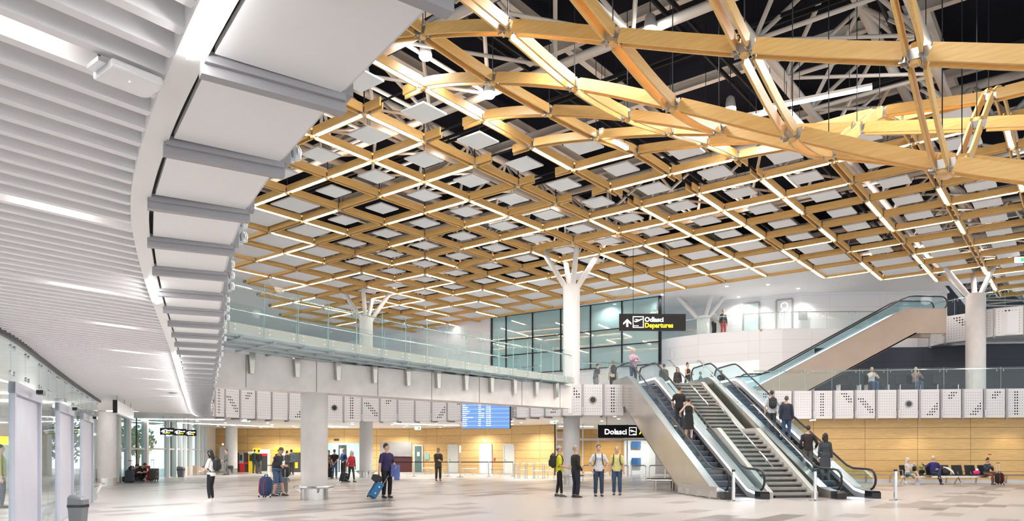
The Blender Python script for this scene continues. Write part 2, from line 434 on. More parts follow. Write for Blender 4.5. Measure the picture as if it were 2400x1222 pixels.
def wall_strip(name, pts, z0, z1, mats, thick=.15, uvs=True):
    """wall along a plan polyline, seen from the hall side; UV in metres"""
    mb = MB(); s = 0
    z0s = z0 if isinstance(z0, (list, tuple)) else [z0]*len(pts); z1s = z1 if isinstance(z1, (list, tuple)) else [z1]*len(pts)
    back = offset_line(pts, thick)
    for i in range(len(pts)-1):
        a, b = pts[i], pts[i+1]; L = (b-a).length
        mb.quad(V(a.x, a.y, z0s[i]), V(b.x, b.y, z0s[i+1]), V(b.x, b.y, z1s[i+1]), V(a.x, a.y, z1s[i]), uv=[(s, z0s[i]), (s+L, z0s[i+1]), (s+L, z1s[i+1]), (s, z1s[i])])
        s += L; c, d = back[i], back[i+1]
        mb.quad(V(c.x, c.y, z0s[i]), V(d.x, d.y, z0s[i+1]), V(d.x, d.y, z1s[i+1]), V(c.x, c.y, z1s[i]), uv=[(0, 0)]*4)
        mb.quad(V(a.x, a.y, z1s[i]), V(b.x, b.y, z1s[i+1]), V(d.x, d.y, z1s[i+1]), V(c.x, c.y, z1s[i]), uv=[(.1, .1)]*4)
        mb.quad(V(a.x, a.y, z0s[i]), V(b.x, b.y, z0s[i+1]), V(d.x, d.y, z0s[i+1]), V(c.x, c.y, z0s[i]), uv=[(.1, .1)]*4)
    o = mb.build(name, mats, keep=True); return struct(o)
# ---------------------------------------------------------------- floor, slabs, low ceiling
fl = MB().box((-3, 32, -.1), (90, 76, .2)).build('floor', 'stone_tile', keep=True); struct(fl)
def land(pts, z): return [V(p.x, p.y, z) for p in pts]
far_pts = [V(36, 62, 0), V(-24.6, 62, 0), V(-24.6, -2, 0), V(.35, -2, 0)]
edge_in = offset_line(outer_s, .10); edge_r = offset_line(right_s, .10)
land_gap = [V(5.6, 35.25, 0), V(10.9, 36.0, 0), V(12.3, 36.6, 0)]
plan_mezz = edge_in+land_gap+edge_r+[V(36, 35.4, 0)]+far_pts
mz = MB().prism(land(plan_mezz, ZC+.32), (0, 0, ZM-ZC-.34)).build('floor_mezzanine', 'light_grey', keep=True); struct(mz)
cl = MB().prism(land(inner_s+land_gap+edge_r+[V(36, 35.4, 0)]+far_pts, ZC), (0, 0, .25)).build('ceiling_low', 'soffit_white', keep=True); struct(cl)
# slats under the entrance side, running along the lattice direction
RV = V(.6197, .7848, 0); NV = V(.7848, -.6197, 0)
region = [V(.9, 2.0, 0)]+offset_line(outer_s, .74)[2:68]+[V(-19.5, 36, 0), V(-19.5, 30, 0)]+wall_s[::-1]+[V(-5.9, -1, 0), V(1.4, -1, 0)]
def clip_line(n0):
    ts = []
    for a, b in zip(region, region[1:]+region[:1]):
        fa, fb = a.dot(NV)-n0, b.dot(NV)-n0
        if fa*fb < 0: ts.append((a+(b-a)*(fa/(fa-fb))).dot(RV))
    ts.sort(); return list(zip(ts[::2], ts[1::2]))
sl = MB()
k = -150
while k*.213 < 3:
    n0 = k*.213+.03
    for a, b in clip_line(n0):
        if b-a > .2:
            p, q = RV*a+NV*n0, RV*b+NV*n0
            sl.bar(V(p.x, p.y, ZS+.07), V(q.x, q.y, ZS+.07), .058, .14)
    k += 1
struct(sl.build('ceiling_slats', 'slat_white', keep=True))
# white edge strip and dark shadow gap along the soffit
st = MB(); a1, a2 = offset_line(outer_s, .62), offset_line(outer_s, .74)
for i in range(66):
    p, q, r_, s_ = a1[i], a1[i+1], a2[i+1], a2[i]
    st.prism([V(p.x, p.y, ZS-.02), V(q.x, q.y, ZS-.02), V(r_.x, r_.y, ZS-.02), V(s_.x, s_.y, ZS-.02)], (0, 0, .12))
struct(st.build('trim_1', 'white_paint', keep=True))
# recessed lights between the slats
for j, (u, v) in enumerate([(22, 50), (140, 492), (198, 676), (278, 765), (316, 825), (345, 864), (366, 891), (386, 914), (402, 930)]):
    c = Pz(u, v, ZS); n0 = round((c.dot(NV)-.03)/.213-.5)*.213+.03+.1065; c = RV*c.dot(RV)+NV*n0
    L = .30
    o = MB().bar(V(c.x, c.y, ZC-.02)-RV*L/2, V(c.x, c.y, ZC-.02)+RV*L/2, .13, .03).build('recessed_light', 'downlight')
    tag(o, f'long recessed ceiling light between the white slats, {nth(j+1)} from the camera', 'light', 'recessed lights between the ceiling slats')
# LED runs along the soffit edge
for j, (i0, i1, lab) in enumerate([(1, 10, 'glowing light strip on the curved soffit edge beside the large nearest soffit panels'), (29, 32, 'short bright light strip at the middle of the curved soffit edge'), (38, 63, 'long bright light strip along the far part of the soffit edge')]):
    mb = MB(); a3 = offset_line(outer_s, .685)
    mb.loft([[V(q.x-.02, q.y, ZS-.03), V(q.x+.02, q.y, ZS-.03), V(q.x+.02, q.y, ZS-.045), V(q.x-.02, q.y, ZS-.045)] for q in a3[i0:i1]])
    tag(mb.build('light_strip', 'led_cool'), lab, 'light', 'light strips along the soffit edge')

# ---------------------------------------------------------------- gypsum ceiling and lattice plan
O2 = V(-8.404, 27.208, 0); AV = V(1.8836, -1.4873, 0); IV = V(1.4873, 1.8836, 0)
def gp(a, i, z=0.): p = O2+AV*a+IV*i; return V(p.x, p.y, z)
IMAX = {5: 11, 6: 12, 7: 13, 8: 16, 9: 17, 10: 18, 11: 18}
for a in range(-4, 5): IMAX[a] = 10
for a in (-5, -6, -7, -8): IMAX[a] = 11
IMAX[-9] = 9
def imin(a): return -a-3 if a <= 0 else -4
def in_lat(a, i): return a in IMAX and imin(a) <= i <= IMAX[a]
def cell_in(a, i): return all(in_lat(x, y) for x, y in ((a, i), (a+1, i), (a, i+1), (a+1, i+1)))
def cell_full(a, i): return cell_in(a, i)
gy = MB(); ids = {}
hole = {(0, 13), (1, 13)}
for a in range(-16, 9):
    for i in range(-4, 24):
        if cell_in(a, i) or (a, i) in hole: continue
        c = gp(a+.5, i+.5)
        if c.y < 6 or c.y > 68 or c.x < -44 or c.x > 26: continue
        if a >= 0 and i < 8: continue
        if a > 7: continue
        q = []
        for k_ in ((a, i), (a+1, i), (a+1, i+1), (a, i+1)):
            if k_ not in ids: ids[k_] = len(gy.v); gy.v.append(gp(*k_, ZG))
            q.append(ids[k_])
        gy.f.append(q); gy.m.append(0)
gyo = gy.build('ceiling_gypsum', 'gypsum', keep=True); struct(gyo)
sm = gyo.modifiers.new('thick', 'SOLIDIFY'); sm.thickness = .12; sm.offset = 1
rd = MB().box((2, 33, 15.6), (112, 100, .2)).build('ceiling_roof_deck', 'roof_black', keep=True); struct(rd)
# ---------------------------------------------------------------- walls
wl = lambda *a: [V(x, y, 0) for x, y in a]
def doorway_cut(): pass
wall_strip('wall_timber_back', wl((-23.4, 57.4), (-6.7, 57.2), (2.85, 49.0)), 0, ZC, 'timber_wall')
wall_strip('wall_timber_right', wl((10.8, 38.9), (15.4, 38.35), (20, 37.6), (25.6, 36.9), (34, 36.2)), .12, ZC, 'timber_wall')
wall_strip('baseboard_right', wl((10.8, 38.85), (15.4, 38.3), (20, 37.55), (25.6, 36.85), (34, 36.15)), 0, .16, 'light_grey', .05)
wall_strip('wall_arrivals_timber', wl((1.5, 60), (9.0, 58.5)), 0, ZC, 'wood_far')
wall_strip('wall_arrivals_white', wl((9.0, 58.5), (24, 57)), 0, ZC, 'white_panels')
wall_strip('wall_left_room', wl((-21.5, 34), (-21.5, 0), (-21.6, -2))[::-1], 0, ZC, 'white_paint')
wall_strip('wall_upper_parapet', wl((9.55, 47.4), (11.55, 45.2), (14.8, 43.5), (15.9, 43.15)), 7.07, ZU, 'white_panels')
wall_strip('wall_upper_parapet_front', wl((14.8, 43.48), (16.0, 43.1), (26, 43.0)), ZM, ZU, 'white_panels')
wall_strip('wall_mezzanine_left', wl((-1.5, 53.4), (9.45, 46.0), (9.6, 47.4)), ZM, 7.2, 'white_panels')
wall_strip('wall_navy', wl((17.6, 42.2), (24.2, 41.7), (26.0, 40.6), (36, 39.6)), ZM, 7.6, 'navy_panels')
wall_strip('wall_corridor_back', wl((8.5, 52), (20, 50)), ZM, ZU, 'white_paint')
wall_strip('wall_upper_back', wl((9.6, 51), (13.75, 47.4), (17.9, 44.9), (26.5, 44.3), (26.5, 50)), ZU, ZG, 'white_panels')
wall_strip('wall_end', wl((-44, 67), (-16, 66), (-1.6, 53.4)), ZM, ZG, 'white_panels')
uf = MB().prism([V(x, y, ZU-.3) for x, y in ((9.6, 47.5), (11.6, 45.3), (14.9, 43.6), (16, 43.25), (30, 43), (30, 52), (9.6, 52))], (0, 0, .3)).build('floor_upper', 'light_grey', keep=True); struct(uf)
tr = MB().bar(V(14.8, 43.46, ZU-.05), V(26, 42.98, ZU-.05), .04, .14).build('trim_2', 'bronze_steel', keep=True); struct(tr)

for k, (x0, y0, x1, y1) in enumerate([(-52, -15, 56, -15), (56, -15, 56, 82), (56, 82, -52, 82), (-52, 82, -52, -15)]):  # unseen upper walls, added to keep daylight off the roof
    struct(MB().bar(V(x0, y0, 13.6), V(x1, y1, 13.6), .3, 4.0).build(f'wall_daylight_block_{"south east north west".split()[k]}', 'roof_black', keep=True))
# ---------------------------------------------------------------- timber lattice under the roof
DIP = {5: [.3, .45, .55, .62, .53, .37, .05, 0], 6: [.9, 1.2, 1.34, 1.51, 1.34, .89, .395, .05], 7: [1.5, 1.9, 2.37, 2.67, 2.34, 1.55, .85, .2],
       8: [2.0, 2.6, 3.39, 3.92, 3.48, 2.16, .9, .2], 9: [2.5, 3.36, 4.31, 5.08, 4.3, 2.73, 1.21, .2], 10: [2.9, 3.9, 5.1, 5.9, 5.1, 3.2, 1.2, .2]}
DIP[11] = DIP[10]; DIP[12] = DIP[10]
def dip(a, i):
    if a < 5 or i > 3: return 0.
    return DIP[min(a, 12)][max(0, i+4)]
def node(a, i): return gp(a, i, ZL-dip(a, i))
LIT = set()
for key, txt in {'A': '3:-1,4,6,8 2:-2,-1,0,1,2,3,6,9 1:5,7,9 0:-9 -1:0,1,4,6,7 -2:1,3,5,7 -3:2,4,6,8 -4:5,6,9 -5:2,3,6,7,8 -6:9,10 -7:5,6,9,11 4:-2,-1,1,4,5,6,7,8,9 5:4,5,6,8,9,10 6:4,5,7,10,11 7:6,7,10,11,12 8:6,8,12,13,14 9:4,6,9,11',
                 'B': '2:-1,0,1,4,6 1:0,1,2,3,4,6 0:0,2,4,5,7,9 -1:0,1,3,7 -2:4 -3:2,5,6,7 -4:2,4,6,8 -5:4,6,7,8 -6:4,7 -7:5,7,11 -8:5,7 -9:8 4:2,3,4,5,6,7,9 5:3,4,5,8,11 6:4,5,9,12 7:4,8,10,12,14 8:4,7,10,13 3:4,5,6,8,9'}.items():
    for it in txt.split():
        a, l = it.split(':')
        for i in l.split(','): LIT.add((key, int(a), int(i)))
SOF = [(0, 1040), (245, 800), (400, 655), (510, 575), (590, 540), (700, 520), (1200, 500)]
def visible(p, mg=140):
    if p.y < 1: return False
    u, v = px(p)
    if not (-20 < u < 2400+mg and -mg*1.3 < v < 1222): return False
    for (v0, u0), (v1, u1) in zip(SOF, SOF[1:]):
        if v0 <= max(v, 0) <= v1: return u > u0+(u1-u0)*(max(v, 0)-v0)/(v1-v0)-45
    return True
# shared straight pieces, along local X
def board(x0, x1, y): return MB().box(((x0+x1)/2, y, .12), (x1-x0, .045, .24)).mesh('board', 'pine')
BD = [board(.15, 2.25, -.095), board(.15, 2.25, .095)]
BS = [board(.15, .80, -.095), board(.15, .68, .095)]
LS = MB().box((1.2, 0, .045), (2.0, .08, .03)).mesh('light_strip', 'led')
RODM = MB().box((1.2, 0, .16), (1.6, .03, .05)).mesh('tie_rod', 'black_steel')
def kid(name, me, parent): o = bpy.data.objects.new(name, me); COL.objects.link(o); o.parent = parent; return o
def catmull(p0, p1, p2, p3, n=6):
    return [.5*((2*p1)+(p2-p0)*t+(2*p0-5*p1+4*p2-p3)*t*t+(3*p1-p0-3*p2+p3)*t**3) for t in (k/n for k in range(n+1))]
segs = []
for a in range(-9, 12):
    for i in range(-4, 18):
        if not in_lat(a, i): continue
        for key, da, di in (('A', 0, 1), ('B', 1, 0)):
            if key == 'A' and i+1 > IMAX[a]: continue
            if not in_lat(a+da, i+di): continue
            p, q = node(a, i), node(a+da, i+di)
            if visible(p) or visible(q) or visible((p+q)/2): segs.append((((p+q)/2).length, key, a, i, p, q))
segs.sort(key=lambda s: s[0])
count = {}
far_mb = MB()
nbeam = 0
for dist, key, a, i, p, q in segs:
    gap = (key == 'B' and a == 3 and i <= 3) or (key == 'A' and i == 3 and 4 <= a <= 7)
    curved = a+(key == 'B') >= 5 and i <= 3 and not gap
    lit = (key, a, i) in LIT
    rz = math.atan2(q.y-p.y, q.x-p.x)
    row = f'{nth(a+10)} line slanting down-right' if key == 'A' else f'{nth(i+5)} line slanting up-right'
    pos = (i+5) if key == 'A' else a+10
    if not gap and nbeam >= 296:
        d = (q-p).normalized(); n_ = V(-d.y, d.x, 0)
        for s in (-1, 1): far_mb.bar(p+d*.15+n_*.095*s+UPV*.12, q-d*.15+n_*.095*s+UPV*.12, .045, .24)
        if lit: far_mb.bar(p+d*.2+UPV*.045, q-d*.2+UPV*.045, .10, .03, 1)
        continue
    if gap:
        for e, (s_, z_) in enumerate(((p, rz), (q, rz+math.pi))):
            if not visible(s_): continue
            t = thing('beam_stub', f'short pine beam stub, {"near" if e == 0 else "far"} side of the gap, {row}', 'beam', s_, z_, 'cut-off beam stubs along the lattice joint')
            for me in BS: kid('board', me, t)
        t = thing('tie_rod', f'dark steel tie bridging the open joint in the {row}', 'rod', p, rz, 'dark ties across the lattice joint')
        kid('rod', RODM, t); continue
    nbeam += 1
    how = 'sagging' if curved and dip(a, i)+dip(a+1, i) > .8 else ('lit' if lit else 'unlit')
    t = thing('lattice_beam', f'{how} pine lattice beam, {nth(pos)} piece of the {row}', 'beam', p, rz, 'pine beams of the ceiling lattice')
    if curved:
        da, di = (0, 1) if key == 'A' else (1, 0)
        def nd(k): return node(a+da*k, i+di*k) if (a+da*k) <= 12 else q+(q-p)
        pts = catmull(nd(-1), p, q, nd(2))
        L = (q-p).length; cut = .16/L
        ts = [cut+(1-2*cut)*k/8 for k in range(9)]
        def ev(t_):
            x = t_*6; k = min(int(x), 5); return pts[k]+(pts[k+1]-pts[k])*(x-k)
        path = [ev(t_) for t_ in ts]; d = V(q.x-p.x, q.y-p.y, 0).normalized(); n_ = V(-d.y, d.x, 0)
        for s in (-1, 1):
            mb = MB(); rings = []
            for k, c in enumerate(path):
                tg = (path[min(k+1, 8)]-path[max(k-1, 0)]).normalized(); up = n_.cross(tg)*-1
                if up.z < 0: up = -up
                c = c+n_*.095*s-p
                rings.append([c+n_*.0225, c-n_*.0225, c-n_*.0225+up*.24, c+n_*.0225+up*.24])
            mb.loft(rings); mb.xf(Matrix.Rotation(-rz, 4, 'Z')); o = mb.build('board', 'pine', t, world=False)
        if lit:
            mb = MB(); mb.loft([[c-p+n_*.05+UPV*.03, c-p-n_*.05+UPV*.03, c-p-n_*.05+UPV*.05, c-p+n_*.05+UPV*.05] for c in path]); mb.xf(Matrix.Rotation(-rz, 4, 'Z')); mb.build('light_strip', 'led', t, world=False)
    else:
        for me in BD: kid('board', me, t)
        if lit: kid('light_strip', LS, t)
if far_mb.v: tag(far_mb.build('lattice_beams_far', ['pine', 'led']), 'pine lattice beams furthest away towards the end wall, some lit', 'beams', kind='stuff')
# hubs: turned pine post with steel shoes
hub_me = MB().lathe([(.065, -.03), (.075, -.01), (.075, .25), (.065, .27)], n=12).mesh('hub', 'pine', smooth=True)
br = MB()
for k in range(4):
    an = k*math.pi/2
    c, s = math.cos(an), math.sin(an)
    for off in (-.07, .07): br.box((c*.13-s*off, s*.13+c*off, .10), (.13, .012, .15), an)
    br.box((c*.085, s*.085, .10), (.012, .17, .15), an)
br_me = br.mesh('shoe', 'hub_steel')
wire_me = {}
nodes = [(node(a, i).length, a, i) for a in range(-9, 12) for i in range(-4, 18) if in_lat(a, i) and visible(node(a, i), 60)]
nodes.sort()
for dist, a, i in nodes:
    p = node(a, i); w_ = dip(a, i) > .3
    t = thing('lattice_hub', f'{"hanging" if w_ else "level"} pine hub with steel shoes at the {nth(i+5)} crossing on the {nth(a+10)} line slanting down-right', 'hub', p, math.atan2(IV.y, IV.x), 'hubs joining the lattice beams')
    kid('hub_post', hub_me, t); kid('steel_shoe', br_me, t)
    if w_ or (a <= 3 and dist < 32):
        h = round(14.6-p.z if w_ else 1.0, 2)
        if h not in wire_me: wire_me[h] = MB().tube([(0, 0, .26), (0, 0, h)], .010 if w_ else .02, 6).mesh('suspension_wire', 'black_steel')
        kid('suspension_wire', wire_me[h], t)
# acoustic panels, one in each cell
pm = {}
def panel_mesh(s):
    if s not in pm:
        pm[s] = (MB().box((0, 0, .03), (s, s, .05)).mesh('panel', 'panel_white'), MB().tube([(-s*.3, -s*.3, .05), (-s*.3, -s*.3, .9)], .008, 5).tube([(s*.3, s*.3, .05), (s*.3, s*.3, .9)], .008, 5).bar((-s*.3, -s*.3, .07), (s*.3, s*.3, .07), .03, .03).mesh('hanger', 'black_steel'))
    return pm[s]
rzp = math.atan2(IV.y, IV.x)
cells = []
for a in range(-10, 12):
    for i in range(-4, 18):
        if not cell_in(a, i): continue
        if a >= 4 and i < min(a-3, 3): continue
        c = gp(a+.5, i+.5, ZL+.12)
        if visible(c, 80): cells.append((c.length, a, i, c))
cells.sort()
for dist, a, i, c in cells:
    k = min(IMAX[a], IMAX[a+1])-1-i if a < 6 else 9
    if a < 0: k = min(k, max(0, i+a+3))
    s = {0: 2.18, 1: 1.78, 2: 1.36}.get(k, .94)
    if a == 6 and i >= 10: s = 1.78
    if a == 7 and i >= 9: s = 1.2
    c = V(c.x, c.y, {0: ZG-.06, 1: ZL+.12, 2: ZL+.12}.get(k, ZL+.12))
    big = {0: 'flush full-size', 1: 'large', 2: 'medium'}.get(k, 'small')
    t = thing('ceiling_panel', f'{big} white ceiling panel, {nth(i+5)} cell of the {nth(a+11)} diagonal strip from the left', 'ceiling panel', c, rzp, 'white panels in the lattice cells')
    a_, b_ = panel_mesh(s); kid('panel', a_, t)
    if k > 0: kid('hanger', b_, t)
# the single panel in the square opening above the upper floor
t = thing('ceiling_panel', 'white panel inside the lone square ceiling opening over the tree column', 'ceiling panel', gp(.9, 13.5, ZG+.25), rzp); kid('panel', panel_mesh(1.36)[0], t)
# ---------------------------------------------------------------- roof trusses
def truss(label, start, dirv, n, side, zb=12.15, zt=14.1):
    t = thing('roof_truss', label, 'truss', V(start.x, start.y, zb), 0, 'white tubular roof trusses')
    L = dirv*n
    for s in (-1, 1): MB().tube([V(start.x, start.y, zb)+side*.72*s, V(start.x, start.y, zb)+L+side*.72*s], .125, 12).build('bottom_chord', 'truss_steel', t, smooth=True)
    MB().tube([V(start.x, start.y, zt), V(start.x, start.y, zt)+L], .15, 12).build('top_chord', 'truss_steel', t, smooth=True)
    mb = MB()
    for k in range(n+1):
        p = V(start.x, start.y, 0)+dirv*k
        for s in (-1, 1):
            b = V(p.x, p.y, zb)+side*.72*s
            mb.tube([b, V(p.x, p.y, zt)+dirv*.5], .06, 7); mb.tube([b, V(p.x, p.y, zt)-dirv*.5], .06, 7)
        mb.tube([V(p.x, p.y, zb)-side*.72, V(p.x, p.y, zb)+side*.72], .06, 7)
        mb.tube([V(p.x, p.y, zb)-side*.72, V(p.x, p.y, zb)+side*.72+dirv], .05, 7)
    mb.build('web', 'truss_steel', t, smooth=True)
truss('white tubular truss crossing the hall nearest the camera', gp(-4, -.6), AV, 20, IV)
truss('white tubular truss crossing the hall over the two tall tree columns', gp(-9, 5.5), AV, 25, IV)
truss('white tubular truss crossing the hall near the upper floor', gp(-9, 11.5), AV, 25, IV)
truss('white tubular truss running away over the left tree column', gp(-4.6, -2), IV, 16, AV)
truss('white tubular truss running away over the middle tree column', gp(1.55, -6), IV, 22, AV)
truss('white tubular truss running away over the right tree column', gp(7.7, -4), IV, 24, AV)
truss('heavy white truss at the upper right beyond the sagging lattice', gp(13.5, -2), IV, 22, AV)
def ibeam(p, q, name, label, grp, h=.30, wd=.22):
    d = (q-p).normalized(); mb = MB()
    mb.bar(p, q, wd, .03); mb.bar(p+UPV*h, q+UPV*h, wd, .03); mb.bar(p+UPV*h/2, q+UPV*h/2, .03, h)
    tag(mb.build(name, 'truss_steel'), label, 'beam', grp)
for k in range(11):
    a = -8+k*2
    ibeam(gp(a+.2, -6, 14.75), gp(a+.2, 19, 14.75), 'roof_purlin', f'pale steel roof beam running away under the black roof, {nth(k+1)} from the left', 'roof beams running away')
for k in range(12):
    i = -5+k*2
    ibeam(gp(-10, i+.3, 14.4), gp(14, i+.3, 14.4), 'roof_purlin', f'pale steel roof beam crossing under the black roof, {nth(k+1)} from the camera', 'roof beams crossing the hall')
for k in range(9):
    p, q = gp(-9, -3.2+k*2.2, 12.75), gp(13, -3.2+k*2.2, 12.75)
    mb = MB()
    for s in (-.14, .14): mb.bar(p+IV*s*.4, q+IV*s*.4, .05, .10)
    tag(mb.build('cable_tray', 'black_steel'), f'black cable tray hung under the roof trusses, {nth(k+1)} from the camera', 'cable tray', 'black cable trays')
for k in range(5):
    p, q = gp(4.3+k*1.9, -5, 13.2), gp(4.3+k*1.9, 14, 13.2)
    mb = MB()
    for s in (-.18, .18): mb.bar(p+AV*s*.4, q+AV*s*.4, .06, .14)
    tag(mb.build('cable_tray', 'black_steel'), f'black cable tray running away above the sagging lattice, {nth(k+1)} from the left', 'cable tray', 'black cable trays running away')
# ventilation ducts, dark flat
for k, (a, i0, i1) in enumerate([(9.6, -4, 9), (11.6, -4, 9)]):
    p, q = gp(a, i0, 13.6), gp(a, i1, 13.6)
    tag(MB().bar(p, q, 1.1, .5).build('air_duct', 'black_steel'), f'wide flat black air duct under the roof at upper right, {["left", "right"][k]} one', 'duct', 'black air ducts')
# bright pendant lamps between the trusses
for k, (u, v, lab) in enumerate([(997, 131, 'beside the soffit edge'), (1147, 222, 'below the first arched beam'), (1524, 72, 'at the top centre among the trusses'), (1712, 258, 'above the sagging beams right of centre'), (2170, 120, 'at the top right beside the rising beam pair')]):
    c = Pz(u, v, 12.0)
    t = thing('pendant_lamp', f'brilliant round roof lamp {lab}', 'lamp', c, 0, 'round lamps hung from the roof')
    MB().lathe([(.06, .42), (.12, .36), (.17, .05), (.16, .04)], c, 16).build('housing', 'grey_frame', t, smooth=True)
    MB().ball(c+V(0, 0, .0), .17, 8, sq=(1, 1, .7)).build('bulb', 'spot_glow', t, smooth=True)
    MB().tube([c+V(0, 0, .4), c+V(0, 0, 2.6)], .012, 6).build('cord', 'black_steel', t)
for k, (u0, v0, u1, v1, z, lab) in enumerate([(1790, 257, 2044, 206, 10.9, 'long straight strip lamp hung above the sagging beams at right'), (1848, 266, 1880, 300, 10.6, 'short strip lamp hung in line with a rising beam pair'), (1742, 277, 1820, 262, 10.8, 'strip lamp hung left of the long one above the sagging beams'), (1408, 308, 1420, 316, 11.0, 'tiny strip lamp end seen above the sagging beams'), (1436, 330, 1470, 350, 10.9, 'short strip lamp hung above the sagging beams near centre')]):
    p, q = Pz(u0, v0, z), Pz(u1, v1, z)
    t = thing('strip_lamp', lab, 'lamp', (p+q)/2, 0, 'strip lamps hung above the lattice')
    MB().bar(p, q, .09, .05).build('tube', 'led_cool', t); MB().bar(p+UPV*.06, q+UPV*.06, .14, .07).build('housing', 'white_paint', t)
    for w_ in (.2, .8): MB().tube([p+(q-p)*w_+UPV*.09, p+(q-p)*w_+UPV*3], .008, 5).build('cord', 'black_steel', t)
# ---------------------------------------------------------------- fascia modules along the mezzanine edge
def sheet(w, h, pattern, nx=7, ny=9):
    """perforated sheet in local XZ, facing -Y; grid faces carry the hole radius; a rim adds thickness"""
    big = set()
    if pattern == 'columns': big = {(c, r) for c in (2, 3) for r in range(9)}
    elif pattern == 'falling': big = {(c, r) for r in range(1, 7) for c in (6-r, 7-r, 8-r)}
    elif pattern == 'rising': big = {(c, r) for r in range(0, 5) for c in (2+r, 3+r, 4+r) if c < 7}
    elif pattern == 'corner': big = {(c, 8-r) for r in range(4) for c in (2+r, 3+r, 4+r) if c < 7}
    elif pattern == 'cluster': big = {(3, 8), (4, 8), (5, 8), (2, 7), (3, 7), (4, 7), (2, 6), (3, 6)}
    verts, faces, rad = [], [], []
    ex, ez = w*.07, h*.075
    xs = [0]+[ex+(w-2*ex)*k/nx for k in range(nx+1)]+[w]; zs = [0]+[ez+(h-2*ez)*k/ny for k in range(ny+1)]+[h]
    for z in zs:
        for x in xs: verts.append((x, 0, z))
    N = len(xs)
    for r in range(len(zs)-1):
        for c in range(N-1):
            faces.append((r*N+c, r*N+c+1, (r+1)*N+c+1, (r+1)*N+c))
            inside = 1 <= c <= nx and 1 <= r <= ny
            rad.append((.31 if (c-1, r-1) in big else .12) if inside else -1.)
    nf = len(faces); b = len(verts)
    t = .05
    verts += [(0, t, 0), (w, t, 0), (w, t, h), (0, t, h)]
    c0, c1, c2, c3 = 0, N-1, len(zs)*N-1, (len(zs)-1)*N
    faces += [(b, b+3, b+2, b+1), tuple(range(0, N))[::-1]+(b, b+1), tuple(range(c3, c3+N))+(b+2, b+3),
              tuple(r*N for r in range(len(zs)))+(b+3, b), tuple(r*N+N-1 for r in range(len(zs)))[::-1]+(b+1, b+2)]
    rad += [-1.]*5
    me = bpy.data.meshes.new('sheet'); me.from_pydata(verts, [], faces); me.materials.append(M['perforated'])
    l = me.uv_layers.new(name='UVMap')
    for p in me.polygons[:nf]:
        for k, li in enumerate(p.loop_indices): l.data[li].uv = ((0, 0), (1, 0), (1, 1), (0, 1))[k]
    at = me.attributes.new('hole', 'FLOAT', 'FACE'); at.data.foreach_set('value', rad)
    return me
PATS = ['plain', 'falling', 'corner', 'plain', 'columns', 'rising', 'cluster', 'nozzle']
PATN = {'plain': 'evenly small holes', 'falling': 'a falling diagonal of large holes', 'corner': 'large holes in its top corner', 'columns': 'two columns of large holes', 'rising': 'a diagonal band of large holes', 'cluster': 'a cluster of large holes at the top', 'nozzle': 'a round air nozzle'}
SHEETS = {}
def fascia_run(pts, z0, z1, where, group, depth=.66, soffit=True, seq=0, gap=.09, pats=None):
    n = 0
    for k in range(len(pts)-1):
        a, b = pts[k], pts[k+1]; d = (b-a); L = d.length
        if L < .4: continue
        rz = math.atan2(d.y, d.x); pat = pats[k % len(pats)] if pats else PATS[(k*5+seq) % 8]
        key = (round(L, 1), z1-z0, pat)
        if key not in SHEETS: SHEETS[key] = sheet(round(L, 1)-gap, z1-z0, pat)
        n += 1
        t = thing('fascia_panel', f'perforated panel with {PATN[pat]}, {nth(n)} {where}', 'fascia panel', V(a.x, a.y, z0), rz, group)
        kid('sheet', SHEETS[key], t)
        kid('divider', dv_mesh(z1-z0, depth if soffit else .12), t)
        if soffit: kid('soffit_plate', soffit_mesh(round(L, 1), depth), t)
        if pat == 'nozzle':
            kid('nozzle_ring', NOZ[0], t).location = ((L-gap)/2, -.01, (z1-z0)*.5); kid('nozzle_bore', NOZ[1], t).location = ((L-gap)/2, -.02, (z1-z0)*.5)
        if k % 2: kid('spotlight_bracket', BRK, t)
    return n
DV = {}
def dv_mesh(h, depth):
    if (h, depth) not in DV:
        mb = MB().box((-.035, -.005, h/2), (.09, .09, h+.02)).box((-.035, depth/2-.02, -.045), (.06, depth, .09)).box((-.075, depth/2-.02, -.02), (.03, depth-.02, .05))
        DV[(h, depth)] = mb.mesh('divider', 'grey_frame')
    return DV[(h, depth)]
SF = {}
def soffit_mesh(L, depth):
    if (L, depth) not in SF: SF[(L, depth)] = MB().prism([(.0, .02, -.015), (L-.09, .02, -.015), (L-.09, depth-.06, -.015), (.0, depth-.06, -.015)], (0, 0, .035)).mesh('soffit_plate', 'soffit_white')
    return SF[(L, depth)]
rx = Matrix.Rotation(R(90), 3, 'X')
NOZ = (MB().lathe([(.115, .0), (.19, .0), (.19, .015), (.16, .022), (.13, .012), (.115, .022)], n=24, caps=False).xf(rx).mesh('nozzle_ring', 'grey_frame', smooth=True), MB().lathe([(.125, 0), (.125, .02)], n=24).xf(rx).mesh('nozzle_bore', 'black_gloss'))
bk = MB().box((-.03, -.06, .20), (.04, .05, .36))
for z in (.04, .16, .28): bk.lathe([(.035, 0), (.04, .05), (.025, .08)], (-.03, -.09, z), 10)
BRK = bk.mesh('spotlight_bracket', 'zinc', smooth=True)
left_pts = resample(outer_s, 1.0)
n_left = fascia_run(left_pts, ZS, ZM, 'along the curved edge', 'perforated panels along the curved edge')
fascia_run(resample(right_s, 1.03), ZS, ZM, 'right of the escalators', 'perforated panels right of the escalators', soffit=False, pats=['cluster', 'nozzle', 'plain', 'columns', 'corner', 'falling', 'plain', 'nozzle', 'rising', 'cluster', 'rising', 'cluster', 'columns', 'plain', 'falling', 'corner', 'plain', 'nozzle'])
up_line = smooth_line([V(23.9, 41.6, 0), V(23.9, 40.6, 0), V(24.6, 39.4, 0), V(25.6, 37.6, 0), V(28.4, 37.1, 0), V(33, 36.6, 0)], 4)
